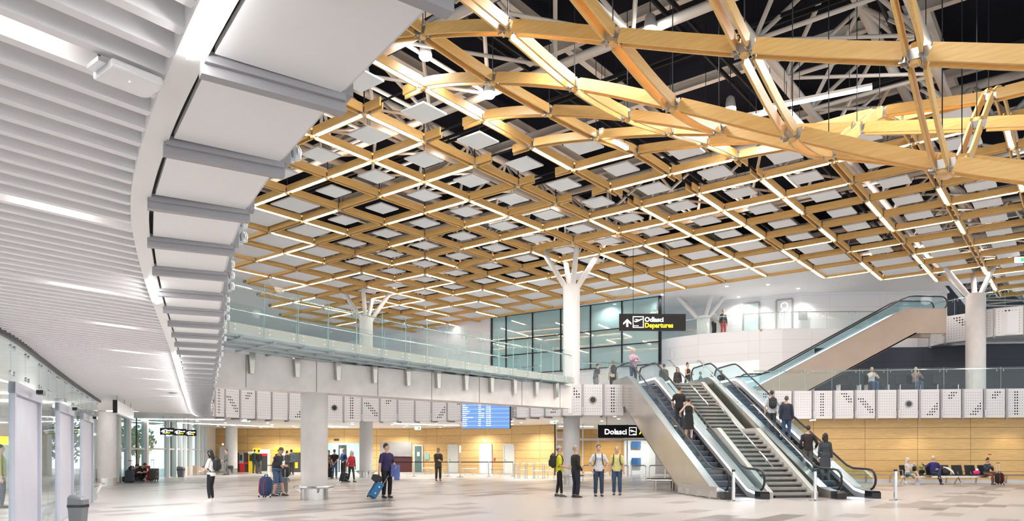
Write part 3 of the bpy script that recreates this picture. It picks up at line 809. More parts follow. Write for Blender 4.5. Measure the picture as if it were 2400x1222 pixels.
fascia_run(resample(up_line, 1.32), 7.62, 9.08, 'on the upper balcony', 'perforated panels on the upper balcony', soffit=False, seq=5)
ub = MB().prism([V(p.x, p.y, 7.66) for p in offset_line(up_line, .08)]+[V(36, 36.4, 7.66), V(36, 44, 7.66), V(24.0, 44, 7.66)], (0, 0, 1.2)).build('floor_upper_balcony', 'light_grey', keep=True); struct(ub)

# ---------------------------------------------------------------- columns
def column(x, y, r, z0, z1, label, m='column_concrete', base=True, ring=True, tree=None, ztop=12.1, sr=.13):
    t = thing('column', label, 'column', V(x, y, z0), 0, None); c = V(x, y, 0)
    MB().lathe([(r, z0+(.34 if base else 0)), (r, z1)], c, 40).build('shaft', m, t, smooth=True)
    if base: MB().lathe([(r+.005, z0), (r+.005, z0+.36)], c, 40).build('steel_plinth', 'steel', t, smooth=True)
    if ring:
        zz = z0+.42
        mb = MB().tube([c+V((r+.2)*math.cos(k*math.pi/20), (r+.2)*math.sin(k*math.pi/20), zz) for k in range(40)], .035, 8, closed=True); mb.build('bumper_ring', 'steel', t, smooth=True)
        for k in range(4):
            an = k*math.pi/2+.5
            MB().bar(c+V(r*math.cos(an), r*math.sin(an), zz-.16), c+V((r+.2)*math.cos(an), (r+.2)*math.sin(an), zz-.02), .05, .07).build('ring_bracket', 'steel', t)
    for (dx, dy) in tree or ():
        a = V(x+dx*.11, y+dy*.11, z1-.25); b = V(x+dx, y+dy, ztop)
        MB().tube([a, b], sr, 14).build('strut', m, t, smooth=True)
    return t
column(-6.52, 24.0, .436, 0, 3.52, 'pale concrete column with steel ring under the footbridge')
column(-18.95, 33.9, .46, 0, ZC, 'pale thick column beside the glass screen with doors', ring=False)
column(-20.9, 54.2, .42, 0, ZC, 'concrete column near the cash machines at the back left', ring=False)
column(2.92, 35.7, .41, 0, 9.75, 'tall white tree column beside the escalators with four spreading struts', 'column_white', True, True, [(-1.76, .3), (1.76, .6), (.24, -1.2), (-.25, 2.0)])
column(-8.9, 44.4, .40, 0, 9.75, 'tall white tree column seen behind the footbridge railing with spreading struts', 'column_white', True, True, [(-1.85, .3), (1.85, .5), (-.05, -1.0), (.1, 2.2)])
column(24.6, 38.6, .47, ZM, 9.95, 'grey column on the mezzanine carrying struts above the upper balcony', 'column_concrete', False, False, [(-2.0, .3), (1.5, .4), (-.9, 2.0), (1.2, 2.2)])
column(12.1, 46.0, .40, ZU, 10.15, 'short tree column on the upper floor beside the white parapet', 'column_white', False, False, [(-1.75, .3), (1.5, .2), (.5, -.2), (-1.0, 1.5)], 11.6, .13)

# ---------------------------------------------------------------- footbridge
br_t = thing('footbridge', 'concrete footbridge with glass railings crossing the hall', 'footbridge', V(-8.68, 21.3, 3.5))
b0, b1 = V(-9.6, 20.4, 0), V(2.62, 32.27, 0); bd = (b1-b0).normalized(); bn = V(-bd.y, bd.x, 0)
MB().prism([V(b0.x, b0.y, 3.5), V(b1.x, b1.y, 3.5), V(b1.x, b1.y, 3.5)+bn*.9, V(b0.x, b0.y, 3.5)+bn*.9], (0, 0, 1.0)).build('beam', 'concrete', br_t)
for k in range(7):
    q = b0+bd*(2.2+k*2.35)
    MB().bar(V(q.x, q.y, 3.5)-bn*.004, V(q.x, q.y, 4.5)-bn*.004, .018, .02, up=bn).build('joint', 'grey_stone', br_t)
fr = [V(-8.6, 15.9, 0), V(-7.3, 18.0, 0), V(-4.17, 23.1, 0), V(-.9, 27.5, 0), V(2.75, 32.0, 0)]
fr_s = smooth_line(fr, 6)
bk_l = [p+bn*2.75 for p in fr_s]
MB().prism([V(p.x, p.y, 4.58) for p in fr_s]+[V(p.x, p.y, 4.58) for p in bk_l[::-1]], (0, 0, .03)).build('deck', 'deck_teal', br_t)
mb = MB()
for i in range(len(fr_s)-1):
    for ln in (fr_s, bk_l): mb.prism([V(ln[i].x, ln[i].y, 4.61), V(ln[i+1].x, ln[i+1].y, 4.61), V(ln[i+1].x, ln[i+1].y, 4.85), V(ln[i].x, ln[i].y, 4.85)], bn*.10)
mb.build('edge_beam', 'edge_beige', br_t)
rib_l = resample(fr_s, 1.1)
for k, q in enumerate(rib_l):
    MB().bar(V(q.x, q.y, 4.545)+bn*.2, V(q.x, q.y, 4.545)+bn*2.7, .05, .07).build('rib', 'deck_rib', br_t)
for w_ in (.55, 1.3, 2.0):
    mb = MB(); ln = [V(p.x, p.y, 4.535)+bn*w_ for p in fr_s]
    for a, b in zip(ln, ln[1:]): mb.bar(a, b, .05, .06)
    mb.build('stringer', 'deck_rib', br_t)
for u in (586, 692, 788, 874, 952, 1023, 1088, 1148, 1202, 1253, 1300):
    q = at_column([b0, b1], u)
    poly = [V(q.x, q.y, 4.56)-bd*.10, V(q.x, q.y, 4.56)+bd*.10, V(q.x, q.y, 3.93)+bd*.06, V(q.x, q.y, 3.93)-bd*.06]
    o = MB().prism([p-bn*.02 for p in poly], -bn*.14).build('steel_bracket', 'clad_steel', br_t)
us = [470, 535, 617, 697, 768, 833, 894, 948.5, 998.8, 1046, 1089, 1129, 1167, 1201, 1234.5, 1266, 1294.5, 1321, 1341]
jp = [at_column(fr_s, u) for u in us]; jp = [p for p in jp if p]
def rail_glass(pts, z0, z1, t, hz, mat_='glass_rail', hand='chrome', inward=0., edge=True, off=.06, r=.022):
    hl = []
    for k in range(len(pts)-1):
        a, b = pts[k], pts[k+1]; d = (b-a).normalized(); n_ = V(-d.y, d.x, 0)
        MB().prism([V(a.x, a.y, z0)+d*.008, V(b.x, b.y, z0)-d*.008, V(b.x, b.y, z1)-d*.008, V(a.x, a.y, z1)+d*.008], -n_*.018).build('glass_panel', mat_, t)
        if edge: MB().prism([V(a.x, a.y, z0), V(a.x, a.y, z0)+d*.008, V(a.x, a.y, z1)+d*.008, V(a.x, a.y, z1)], -n_*.02).build('glass_edge', 'glass_edge', t)
        hl.append(V(a.x, a.y, hz)+n_*off)
    hl.append(V(pts[-1].x, pts[-1].y, hz)+n_*off)
    MB().tube(hl, r, 8).build('handrail', hand, t, smooth=True)
    mb = MB()
    for k in range(len(pts)-1):
        for f in (.12, .88):
            q = hl[k]+(hl[k+1]-hl[k])*f
            p = pts[k]+(pts[k+1]-pts[k])*f
            MB().tube([V(p.x, p.y, hz-.12), V(q.x, q.y, hz-.12), q], .010, 6).build('rail_clip', 'chrome', t, smooth=True)
fpt = [p-bn*.03 for p in jp]
rail_glass(fpt, 4.57, 6.0, br_t, 5.80)
for k in range(len(fpt)-1):
    for f in (.15, .85):
        q = fpt[k]+(fpt[k+1]-fpt[k])*f
        for z in (4.67, 4.79): MB().ball(V(q.x, q.y, z)-bn*.035, .025, 5).build('glass_bolt', 'white_gloss', br_t, smooth=True)
bpt = resample([p+bn*.02 for p in bk_l], 1.35)
rail_glass(bpt, 4.66, 6.0, br_t, 5.80, off=-.06)
# white end post where the bridge meets the balcony
tag(MB().box((2.66, 33.1, 4.02), (.16, .5, 1.44), R(-8)).build('end_post', 'white_paint'), 'white end post where the footbridge beam meets the balcony fascia', 'post')

# ---------------------------------------------------------------- mezzanine railings
def mezz_rail(pts, label, z=ZM, step=1.35, h=1.12, name='glass_railing'):
    ps = resample(pts, step)
    t = thing(name, label, 'railing', V(ps[0].x, ps[0].y, z))
    rail_glass(ps, z-.02, z+h, t, z+h-.08, off=.05)
    return t
mezz_rail(offset_line(right_s, .16), 'glass railing along the mezzanine edge right of the escalators')
mezz_rail([p for p in offset_line(outer_s, .16)][76:101], 'glass railing on the mezzanine edge behind the footbridge')
mezz_rail([V(3.35, 34.5, 0), V(5.7, 34.55, 0)], 'glass railing on the balcony left of the escalators', step=1.17)
mezz_rail([V(9.6, 47.35, 0), V(11.55, 45.1, 0), V(14.8, 43.4, 0), V(15.9, 43.05, 0), V(22.5, 42.9, 0)], 'glass railing on top of the white upper parapet', ZU, 1.5, 1.05)
mezz_rail([V(23.8, 41.2, 0)]+up_line[8:], 'glass railing on the upper balcony at right', 9.1, 1.32, .95)
# ---------------------------------------------------------------- left glass screen with automatic doors
doors = [(28, 92), (135, 169), (192, 216)]
cuts = [-240, -190, -140, -95, -60, -28, 27, 61, 93, 114, 134.5, 152, 170, 181, 191.5, 204, 216.5, 229]
pts = [at_column(wall_s, u) for u in cuts]
for k in range(len(cuts)-1):
    a, b = pts[k], pts[k+1]
    if a is None or b is None: continue
    d = (b-a).normalized(); n_ = V(d.y, -d.x, 0)
    isdoor = any(d0-2 < (cuts[k]+cuts[k+1])/2 < d1+2 for d0, d1 in doors)
    z0 = 2.62 if isdoor else .02
    o = MB().prism([V(a.x, a.y, z0)+d*.006, V(b.x, b.y, z0)-d*.006, V(b.x, b.y, ZC)-d*.006, V(a.x, a.y, ZC)+d*.006], n_*-.02).build(f'window_{k+1}', 'glass_door')
    struct(o, f'clear glass screen pane {"over a sliding door" if isdoor else "between the sliding doors"}, number {k+1} from the camera' if False else None)
    for f, z in ((.1, ZC-.3), (.9, ZC-.3), (.1, 2.75), (.9, 2.75)):
        q = a+(b-a)*f
        MB().tube([V(q.x, q.y, z)+n_*.001, V(q.x, q.y, z)+n_*.03], .035, 10).build('patch_fitting', 'zinc', o, smooth=True)
tr3 = MB()
wt = [p+V(.03, -.02, 0) for p in wall_s]
for a, b in zip(wt, wt[1:]): tr3.bar(V(a.x, a.y, ZS+.05), V(b.x, b.y, ZS+.05), .06, .22)
struct(tr3.build('trim_3', 'charcoal', keep=True))
for k, (u0, u1) in enumerate(doors):
    a, b = at_column(wall_s, u0), at_column(wall_s, u1); d = (b-a).normalized(); n_ = V(d.y, -d.x, 0); L = (b-a).length
    t = bpy.data.objects.new(f'door_{k+1}', None); COL.objects.link(t); t.location = a
    struct(t, f'stainless sliding door portal in the glass screen, {nth(k+1)} from the camera', 'door')
    fw = .10
    mb = MB()
    for q in (a+d*fw/2, b-d*fw/2): mb.bar(V(q.x, q.y, 0), V(q.x, q.y, 2.62), fw, .08, up=n_)
    mb.bar(V(a.x, a.y, 2.54), V(b.x, b.y, 2.54), .10, .18)
    mb.build('door_frame', 'door_steel', t)
    q0, q1 = a+d*fw-n_*.01, b-d*fw-n_*.01
    MB().prism([V(q0.x, q0.y, .03), V(q1.x, q1.y, .03), V(q1.x, q1.y, 2.45), V(q0.x, q0.y, 2.45)], -n_*.05).build('door_leaf', 'door_steel', t)
    c = (a+b)/2+n_*.2
    MB().bar(V(c.x, c.y, 2.56)-d*.15, V(c.x, c.y, 2.56)+d*.15, .10, .07).build('door_sensor', 'black_gloss', t)
# ---------------------------------------------------------------- back-left facade
fac = [V(-20.2, 33.6, 0), V(-20.5, 38, 0), V(-21.3, 46, 0), V(-23.4, 57.4, 0)]
fac_s = smooth_line(fac, 8)
mull = [206, 250, 275, 299, 340, 392, 409, 421, 432, 445, 463, 472, 481]
mp_ = [at_column(fac_s, u) for u in mull]
for k, p in enumerate(mp_):
    if p is None: continue
    o = MB().box((p.x, p.y, ZC/2), (.3, .22 if k % 2 else .3, ZC), R(10)).build('facade_mullion', 'white_paint')
    tag(o, f'white window mullion on the far left facade, {nth(k+1)} from the thick column', 'mullion', 'white mullions of the left facade')
for k in range(len(mp_)-1):
    a, b = mp_[k], mp_[k+1]
    if a is None or b is None: continue
    d = (b-a).normalized(); n_ = V(-d.y, d.x, 0)
    z0 = .62 if k >= 7 else .05
    o = MB().prism([V(a.x, a.y, z0), V(b.x, b.y, z0), V(b.x, b.y, ZC), V(a.x, a.y, ZC)], n_*.03).build(f'window_{30+k}', 'glass_facade'); struct(o)
    MB().bar(V(a.x, a.y, 1.75), V(b.x, b.y, 1.75), .10, .09).build('window_transom', 'light_grey', o)
    if k in (1, 3, 5, 8):
        c = (a+b)/2; MB().bar(V(c.x, c.y, z0), V(c.x, c.y, ZC), .06, .06, up=n_).build('window_bar', 'charcoal', o)
    if k >= 7: MB().prism([V(a.x, a.y, 0), V(b.x, b.y, 0), V(b.x, b.y, .62), V(a.x, a.y, .62)], n_*.2).build('window_sill_panel', 'timber_bench', o)
a, b = at_column(fac_s, 481.5), V(-23.42, 57.6, 0)
o = MB().prism([V(a.x, a.y, 0), V(b.x, b.y, 0), V(b.x, b.y, ZC), V(a.x, a.y, ZC)], V(-.1, 0, 0)).build('wall_far_left', 'white_paint', keep=True); struct(o)
# outside greenery and paving beyond the facade
for k in range(7):
    y = 36+k*5.2; c = V(-33-random.random()*3, y, 0); rr = 1.6+random.random()*.6
    t = thing('tree', f'green tree outside the far left windows, {nth(k+1)} from the camera', 'tree', c, 0, 'trees outside the left facade')
    MB().tube([c, c+V(.1, .05, 1.6), c+V(0, 0, 2.6)], [.14, .11, .08], 8).build('trunk', 'grey_stone', t, smooth=True)
    mb = MB()
    for q in range(420):
        an = random.random()*6.283; el = math.asin(random.uniform(-1, 1)); r0 = rr*random.random()**.4
        p = c+V(r0*math.cos(an)*math.cos(el), r0*math.sin(an)*math.cos(el), 2.6+r0*math.sin(el)*.9)
        ax = V(random.uniform(-1, 1), random.uniform(-1, 1), random.uniform(-1, 1)).normalized(); s2 = ax.cross(V(.3, .5, .8)).normalized()
        s_ = .26; mb.add([p-ax*s_, p+s2*s_*.5, p+ax*s_, p-s2*s_*.5], [(0, 1, 2, 3)])
    mb.build('crown', 'leaf', t)
# ---------------------------------------------------------------- teal curtain wall
cw0, cw1 = V(-1.45, 53.3, 0), V(9.35, 45.9, 0); cwl = [cw0, cw1]
cu = [1156, 1186.6, 1248.7, 1314.8, 1384.6, 1458, 1541]; cp = [cw0]+[at_column(cwl, u) for u in cu[1:-1]]+[cw1]
rows = [7.15, 8.55, 9.65, ZG]
for k in range(len(cp)-1):
    a, b = cp[k], cp[k+1]; d = (b-a).normalized(); n_ = V(-d.y, d.x, 0)
    o = MB().prism([V(a.x, a.y, rows[0]), V(b.x, b.y, rows[0]), V(b.x, b.y, ZG), V(a.x, a.y, ZG)], n_*.06).build(f'window_{60+k}', 'glass_teal'); struct(o)
    mb = MB().bar(V(a.x, a.y, 7.1)-n_*.03, V(a.x, a.y, ZG)-n_*.03, .06, .1, up=n_)
    for z in rows: mb.bar(V(a.x, a.y, z)-n_*.03, V(b.x, b.y, z)-n_*.03, .08, .055)
    if k == len(cp)-2: mb.bar(V(b.x, b.y, 7.1)-n_*.03, V(b.x, b.y, ZG)-n_*.03, .16, .14, up=n_)
    mb.build('window_frame', 'black_steel', o)
# ---------------------------------------------------------------- escalators
TAN = .54
def escalator(name_label, loc, rz, rise, z0, clad, group, top_flat=2.1, low=2.25, plinth=True):
    T0 = 1.5; T1 = T0+rise/TAN; TE = T1+top_flat
    t = thing('escalator', name_label, 'escalator', V(loc[0], loc[1], z0), rz, group)
    def zs(q): return 0 if q < T0 else (rise if q > T1 else (q-T0)*TAN)
    B = lambda mb, n, m, **k: mb.build(n, m, t, world=False, **k)
    for s in (-1, 1):
        poly = [(.42, 0), (T0+low, 0), (T1+.3, (T1+.3-T0-low)*TAN), (TE, (T1+.3-T0-low)*TAN), (TE, rise+.30), (T1-.15, rise+.30), (T1-.6, rise+.12), (T0-.35, .34), (T0-.8, .26), (.42, .24)]
        B(MB().prism([(s*.80, y, z) for y, z in poly], (-s*.16, 0, 0)), 'side_cladding', clad)
        # pale deck strip between cladding and glass, and inner skirt with its light
        top = [(.42, .245), (T0-.8, .265), (T0-.35, .345), (T1-.6, rise+.125), (T1-.15, rise+.305), (TE, rise+.305)]
        mb = MB()
        mb.loft([[V(s*.81, y, z), V(s*.51, y, z), V(s*.51, y, z+.02), V(s*.81, y, z+.02)] for y, z in top]); B(mb, 'deck_strip', 'deck_metal')
        mb = MB(); mb.loft([[V(s*.62, y, z-.3 if y > T0-.5 else .0), V(s*.52, y, z-.3 if y > T0-.5 else .0), V(s*.52, y, z), V(s*.62, y, z)] for y, z in top]); B(mb, 'inner_skirt', 'skirt_grey')
        mb = MB(); mb.loft([[V(s*.515, y, z-.10), V(s*.50, y, z-.10), V(s*.50, y, z-.03), V(s*.515, y, z-.03)] for y, z in top]); B(mb, 'skirt_light', 'led_soft')
        # handrail: closed loop round the glass
        path = [V(s*.62, T1+top_flat-.15, rise+.98)]+[V(s*.62, y, z) for y, z in [(T1+.35, rise+1.0), (T1, rise+.97), (T1-.35, rise+.84)]]
        path += [V(s*.62, y, z) for y, z in [(T0+.5, 1.24), (T0+.2, 1.09), (T0-.15, 1.0), (.55, .98)]]
        path += [V(s*.62, .5-.36*math.sin(a_), .63+.35*math.cos(a_)) for a_ in (.4, .8, 1.2, 1.57, 1.95, 2.4, 2.8)]
        path = path[:1]+path[1:]
        topc = [V(s*.62, TE-.2+.35*math.sin(a_), rise+.63+.35*math.cos(a_)) for a_ in (2.8, 2.3, 1.8, 1.3, .8, .4)]
        B(MB().tube(topc+path, .040, 8), 'handrail', 'rubber', smooth=True)
        gl_poly = [(.3, .5), (.42, .27), (T0-.35, .35), (T1-.5, rise+.18), (T1, rise+.31), (TE, rise+.31), (TE+.12, rise+.6), (TE-.15, rise+.95), (T1+.3, rise+.97), (T1-.35, rise+.80), (T0+.3, 1.08), (T0-.2, .96), (.55, .94), (.3, .8)]
        B(MB().prism([(s*.62-.006, y, z) for y, z in gl_poly], (.012, 0, 0)), 'glass_balustrade', 'glass_esc')
        B(MB().prism([(s*.80, y, z) for y, z in [(.12, 0), (.5, 0), (.5, .255), (.18, .25), (.12, .19)]], (-s*.34, 0, 0)), 'newel_base', 'black_gloss')
    B(MB().prism([(-.80, T0+low, .02), (.80, T0+low, .02), (.80, T1+.3, (T1+.3-T0-low)*TAN), (-.80, T1+.3, (T1+.3-T0-low)*TAN)], (0, -.02, .06)), 'underside', clad)
    B(MB().box((0, .55, .006), (1.0, 1.5, .012)), 'comb_plate', 'zinc')
    B(MB().box((0, T1+1.4, rise-.02), (1.0, 1.5, .03)), 'comb_plate', 'zinc')
    n = int((T1-T0)/.40)+2
    sm = MB().prism([(-.5, 0, 0), (-.5, .42, 0), (-.5, .42, -.22), (-.5, .06, -.20)], (1.0, 0, 0))
    for k in range(12): sm.box((-.46+k*.084, .21, .004), (.03, .40, .008), mi=1)
    me = sm.mesh('step', ['step_metal', 'zinc'])
    for k in range(n):
        y = T0-.5+k*.40
        o = kid('step', me, t); o.location = (0, y, max(.012, min(rise-.02, (y-T0+.25)*TAN)))
    if plinth:
        B(MB().box((-.86, 2.1, .22), (.10, 3.3, .36)), 'plinth', 'steel')
        for y in (.9, 1.9, 2.9, 3.6): B(MB().box((-.93, y, .12), (.08, .08, .24)), 'plinth_bracket', 'steel')
    return t
RZ = R(9.15)
escalator('left escalator with a couple riding beside the arrivals sign', (7.72, 23.7), RZ, ZM, 0, 'clad_steel', 'escalators from the hall floor')
escalator('right escalator carrying four blurred riders beside the timber wall', (11.58, 24.1), RZ, ZM, 0, 'clad_steel', 'escalators from the hall floor', plinth=False)
escalator('upper escalator with bronze cladding rising to the upper balcony', (12.0, 39.45), R(-90), 4.15, ZM, 'bronze_steel', None, 1.9, 2.2, False)
# ---------------------------------------------------------------- staircase between the escalators
st = thing('staircase', 'grey stone staircase with glass railings between the two escalators', 'staircase', V(9.65, 23.9, 0), RZ)
B = lambda mb, n, m, **k: mb.build(n, m, st, world=False, **k)
rise_ = ZM/28; W = 1.46
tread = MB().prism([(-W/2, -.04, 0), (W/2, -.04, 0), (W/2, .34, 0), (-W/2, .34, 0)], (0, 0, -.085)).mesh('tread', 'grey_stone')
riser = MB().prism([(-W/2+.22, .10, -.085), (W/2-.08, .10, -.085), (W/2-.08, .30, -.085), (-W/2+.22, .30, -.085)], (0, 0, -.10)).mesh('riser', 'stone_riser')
ts = [.9+.3*k for k in range(14)]+[6.0+.3*k for k in range(14)]
for k, y in enumerate(ts):
    o = kid('tread', tread, st); o.location = (0, y, rise_*(k+1)); o = kid('riser', riser, st); o.location = (0, y, rise_*(k+1))
B(MB().box((0, 5.45, rise_*14-.06), (W, 1.2, .12)), 'landing', 'grey_stone')
B(MB().box((0, 10.9, ZM-.06), (W+.5, 1.6, .12)), 'landing', 'grey_stone')
for s in (-1, 1):
    x = s*(W/2+.09)
    poly = [(.75, 0), (1.5, 0), (5.1, 1.9), (6.2, 1.95), (10.4, 4.2), (10.4, ZM+.08), (9.95, ZM+.08), (5.95, rise_*14+.14), (4.75, rise_*14+.14), (.75, .20)]
    B(MB().prism([(x-.09, y, z) for y, z in poly], (.18, 0, 0)), 'stringer', 'stringer_grey')
    for (y0, z0, y1, z1) in ((.85, .18, 4.9, 2.5), (6.0, 2.62, 10.1, 4.9)):
        sl_ = (z1-z0)/(y1-y0); n = 4
        for k in range(n):
            a, b = y0+(y1-y0)*k/n+.01, y0+(y1-y0)*(k+1)/n-.01
            B(MB().prism([(x-.006, a, z0+sl_*(a-y0)), (x-.006, b, z0+sl_*(b-y0)), (x-.006, b, z0+sl_*(b-y0)+1.0), (x-.006, a, z0+sl_*(a-y0)+1.0)], (.012, 0, 0)), 'glass_panel', 'glass_rail')
        xi = x-s*.09
        B(MB().tube([(xi, y0-.05, z0+.86), (xi, y0, z0+.92), (xi, y1, z1+.92), (xi, y1+.25, z1+.94)], .026, 8), 'handrail', 'chrome', smooth=True)
        for f in (.1, .5, .9):
            y = y0+(y1-y0)*f; B(MB().tube([(x, y, z0+sl_*(y-y0)+.80), (xi, y, z0+sl_*(y-y0)+.80), (xi, y, z0+sl_*(y-y0)+.92)], .01, 6), 'rail_clip', 'chrome', smooth=True)
for s in (-1, 1):
    x = s*(W/2+.09)
    B(MB().prism([(x-.006, 10.15, ZM), (x-.006, 11.9, ZM), (x-.006, 11.9, ZM+1.15), (x-.006, 10.15, ZM+1.15)], (.012, 0, 0)), 'glass_panel', 'glass_rail')
# ---------------------------------------------------------------- signs
def flat(vs, fs, o, ux, name, m, parent, s=1., dx=0., dz=0., lift=.012):
    """place 2D artwork (x, z) on a sign face: o = lower left corner, ux = unit vector along the sign"""
    n_ = V(ux.y, -ux.x, 0)
    mb = MB(); mb.add([o+ux*(v[0]*s+dx)+UPV*(v[2]*s+dz)+n_*lift for v in vs], fs)
    return mb.build(name, m, parent)
def poly2(pts): return [V(x, 0, z) for x, z in pts], [list(range(len(pts)))]
def frame2(w, h, th, r=.0):
    a = [(0, 0), (w, 0), (w, h), (0, h)]; b = [(th, th), (w-th, th), (w-th, h-th), (th, h-th)]
    return [V(x, 0, z) for x, z in a+b], [(0, 1, 5, 4), (1, 2, 6, 5), (2, 3, 7, 6), (3, 0, 4, 7)]
PLANE = [(.02, .30), (.10, .34), (.20, .29), (.40, .36), (.14, .47), (.24, .52), (.58, .44), (.86, .55), (.97, .56), (.95, .49), (.55, .28), (.24, .16)]
ARROW = [(.5, 1), (1, .52), (1, .28), (.62, .62), (.62, 0), (.38, 0), (.38, .62), (0, .28), (0, .52)]
def label_text(body, h, o, ux, dx, dz, m, parent, bold=.0, wmax=None):
    vs, fs, w_ = text_mesh(body, 1., bold/h)
    sx = h/.73
    if wmax and w_*sx > wmax: k = wmax/(w_*sx); vs = [V(v.x*k, 0, v.z) for v in vs]
    flat(vs, fs, o, ux, 'lettering', m, parent, sx, dx, dz)
# Departures
d = 33.; a, b = P(1452, 775, d), P(1607, 777, d); ux = V(1, .02, 0).normalized(); L = 3.02; H = .76
t = thing('hanging_sign', 'black hanging sign reading Odlasci Departures with arrow and plane', 'sign', a)
MB().prism([a, a+ux*L, a+ux*L+V(0, 0, H), a+V(0, 0, H)], V(-.0, .16, 0)).build('sign_box', 'sign_black', t)
flat(*poly2(ARROW), a, ux, 'arrow_symbol', 'sign_white', t, .36, .17, .16)
flat(*frame2(.50, .52, .035), a, ux, 'icon_frame', 'sign_white', t, 1, .60, .12)
flat(*poly2(PLANE), a, ux, 'plane_symbol', 'sign_white', t, .42, .64, .30)
flat(*poly2([(0, 0), (.22, 0), (.22, .03), (0, .03)]), a, ux, 'runway_symbol', 'sign_white', t, 1, .645, .20)
label_text('Odlasci', .215, a, ux, 1.14, .40, 'sign_white', t, .0055, .86)
label_text('Departures', .215, a, ux, 1.14, .14, 'sign_yellow', t, .0055, 1.30)
for k in (.21, .68): MB().tube([a+ux*L*k+V(0, .08, H), a+ux*L*k+V(0, .08, 3.9)], .012, 6).build('suspension_wire', 'black_steel', t)
# Arrivals
d = 38.3; a = P(1402, 1027, d); ux = V(1, 0, 0); L = 4.6; H = .68
t = thing('hanging_sign', 'black arrivals sign reading Dolasci partly hidden by the left escalator', 'sign', a)
MB().prism([a, a+ux*L, a+ux*L+V(0, 0, H), a+V(0, 0, H)], V(0, .16, 0)).build('sign_box', 'sign_black', t)
label_text('Dolasci', .29, a, ux, .32, .19, 'sign_white', t, .006, 1.18)
flat(*frame2(.40, .42, .03), a, ux, 'icon_frame', 'sign_white', t, 1, 1.62, .14)
flat(*poly2([(x, .72-z) for x, z in PLANE][::-1]), a, ux, 'plane_symbol', 'sign_white', t, .34, 1.65, .24)
flat(*poly2([(0, 0), (.16, 0), (.16, .025), (0, .025)]), a, ux, 'runway_symbol', 'sign_white', t, 1, 1.82, .19)
label_text('Arrivals', .29, a, ux, 2.16, .19, 'sign_yellow', t, .006, 1.4)
for k in (.1, .9): MB().tube([a+ux*L*k+V(0, .08, H), a+ux*L*k+V(0, .08, ZC-a.z)], .02, 6).build('suspension_rod', 'grey_frame', t)
# three transport signs at the back left
for k, (u0, u1, v0, v1, w1, w2, lab) in enumerate([(375, 406, 1019.5, 1003.5, 'Autobus', 'Bus', 'bus'), (407, 434, 1021, 1006, 'Najam vozila', 'Rent a car', 'car hire'), (435, 458, 1022.5, 1008.5, 'Parkiralište', 'Parking', 'parking')]):
    d = 37.5+k*1.4; a, b = P(u0, v0, d), P(u1, v0, d); ux = V(1, .18, 0).normalized(); L = (b-a).length; H = (v0-v1)/F*d
    t = thing('hanging_sign', f'small dark {lab} sign with arrow, {nth(k+1)} of three before the left facade', 'sign', a, 0, 'three transport signs')
    MB().prism([a, a+ux*L, a+ux*L+V(0, 0, H), a+V(0, 0, H)], V(-.03, .14, 0)).build('sign_box', 'sign_black', t)
    flat(*poly2(ARROW), a, ux, 'arrow_symbol', 'sign_white', t, H*.55, L*.08, H*.2)
    flat(*frame2(H*.3, H*.62, H*.06), a, ux, 'icon_frame', 'sign_white', t, 1, L*.31, H*.18)
    label_text(w1, H*.24, a, ux, L*.47, H*.52, 'sign_white', t, .002, L*.46); label_text(w2, H*.24, a, ux, L*.47, H*.2, 'sign_yellow', t, .002, L*.34)
    for q in (.2, .8): MB().tube([a+ux*L*q+V(0, .05, H), a+ux*L*q+V(0, .05, ZC-a.z)], .012, 6).build('suspension_rod', 'grey_frame', t)
# pale lightbox sign seen on edge beside the thick column
a = P(264, 968, 22.0); t = thing('hanging_sign', 'lightbox sign seen edge-on beside the thick column at left', 'sign', a); ux = V(-.38, .925, 0).normalized()
MB().prism([a, a+V(.14, 0, 0), a+V(.14, 0, .39), a+V(0, 0, .39)], ux*.05).build('sign_end', 'sign_black', t)
MB().prism([a+ux*.05, a+ux*.05+V(.13, 0, 0), a+ux*.05+V(.13, 0, .38), a+ux*.05+V(0, 0, .38)], ux*5.0).build('sign_box', 'white_gloss', t)
for q in (.5, 2.5, 4.5): MB().tube([a+ux*q+V(.07, 0, .38), a+ux*q+V(.07, 0, ZC-a.z)], .015, 6).build('suspension_rod', 'grey_frame', t)
# flight board
d = 36.9; a = P(1083, 1005.5, d); ux = V(.985, -.17, 0).normalized(); L = 2.45; H = 1.55; n_ = V(ux.y, -ux.x, 0)
t = thing('flight_board', 'blue flight information board hung behind the footbridge beam', 'information board', a)
MB().prism([a, a+ux*L, a+ux*L+V(0, 0, H), a+V(0, 0, H)], -n_*.35).build('screen_box', 'sign_black', t)
rh = H/15
for k in range(15):
    z = k*rh; flat(*poly2([(0, z+.003), (L, z+.003), (L, z+rh-.003), (0, z+rh-.003)]), a, ux, 'screen_row', 'screen_blue' if k % 2 else 'screen_blue_dark', t, 1, 0, 0, .006)
cities = ['Zagreb', 'Zurich', 'Roma', 'Munich', 'London-Gatwick', 'Basel', 'Warsaw', 'Dusseldorf', 'Nantes', 'Glasgow', 'Paris', 'Oslo']
for k, c in enumerate(cities):
    z = (k+1)*rh+rh*.22
    label_text(c, rh*.6, a, ux, .03, z, 'screen_text', t, .0006, .55)
    label_text(f'{9+k//2}:{"05 20 35 50".split()[k % 4]}', rh*.55, a, ux, .84, z, 'screen_text', t, .0006, .14)
    if k in (4, 5, 6, 8): label_text(f'{10+k//2}:{"15 30 40 55".split()[k % 4]}', rh*.55, a, ux, 1.0, z, 'sign_yellow', t, .0006, .14)
    label_text(['OU 656', 'OU 462', 'OU 381', 'U2 178', 'U2 8205', 'LX 2109', 'LO 571', 'EW 9980', 'V7 2162', 'LS 3501', 'AF 1095', 'DY 1853'][k], rh*.55, a, ux, 1.25, z, 'screen_text', t, .0006, .24)
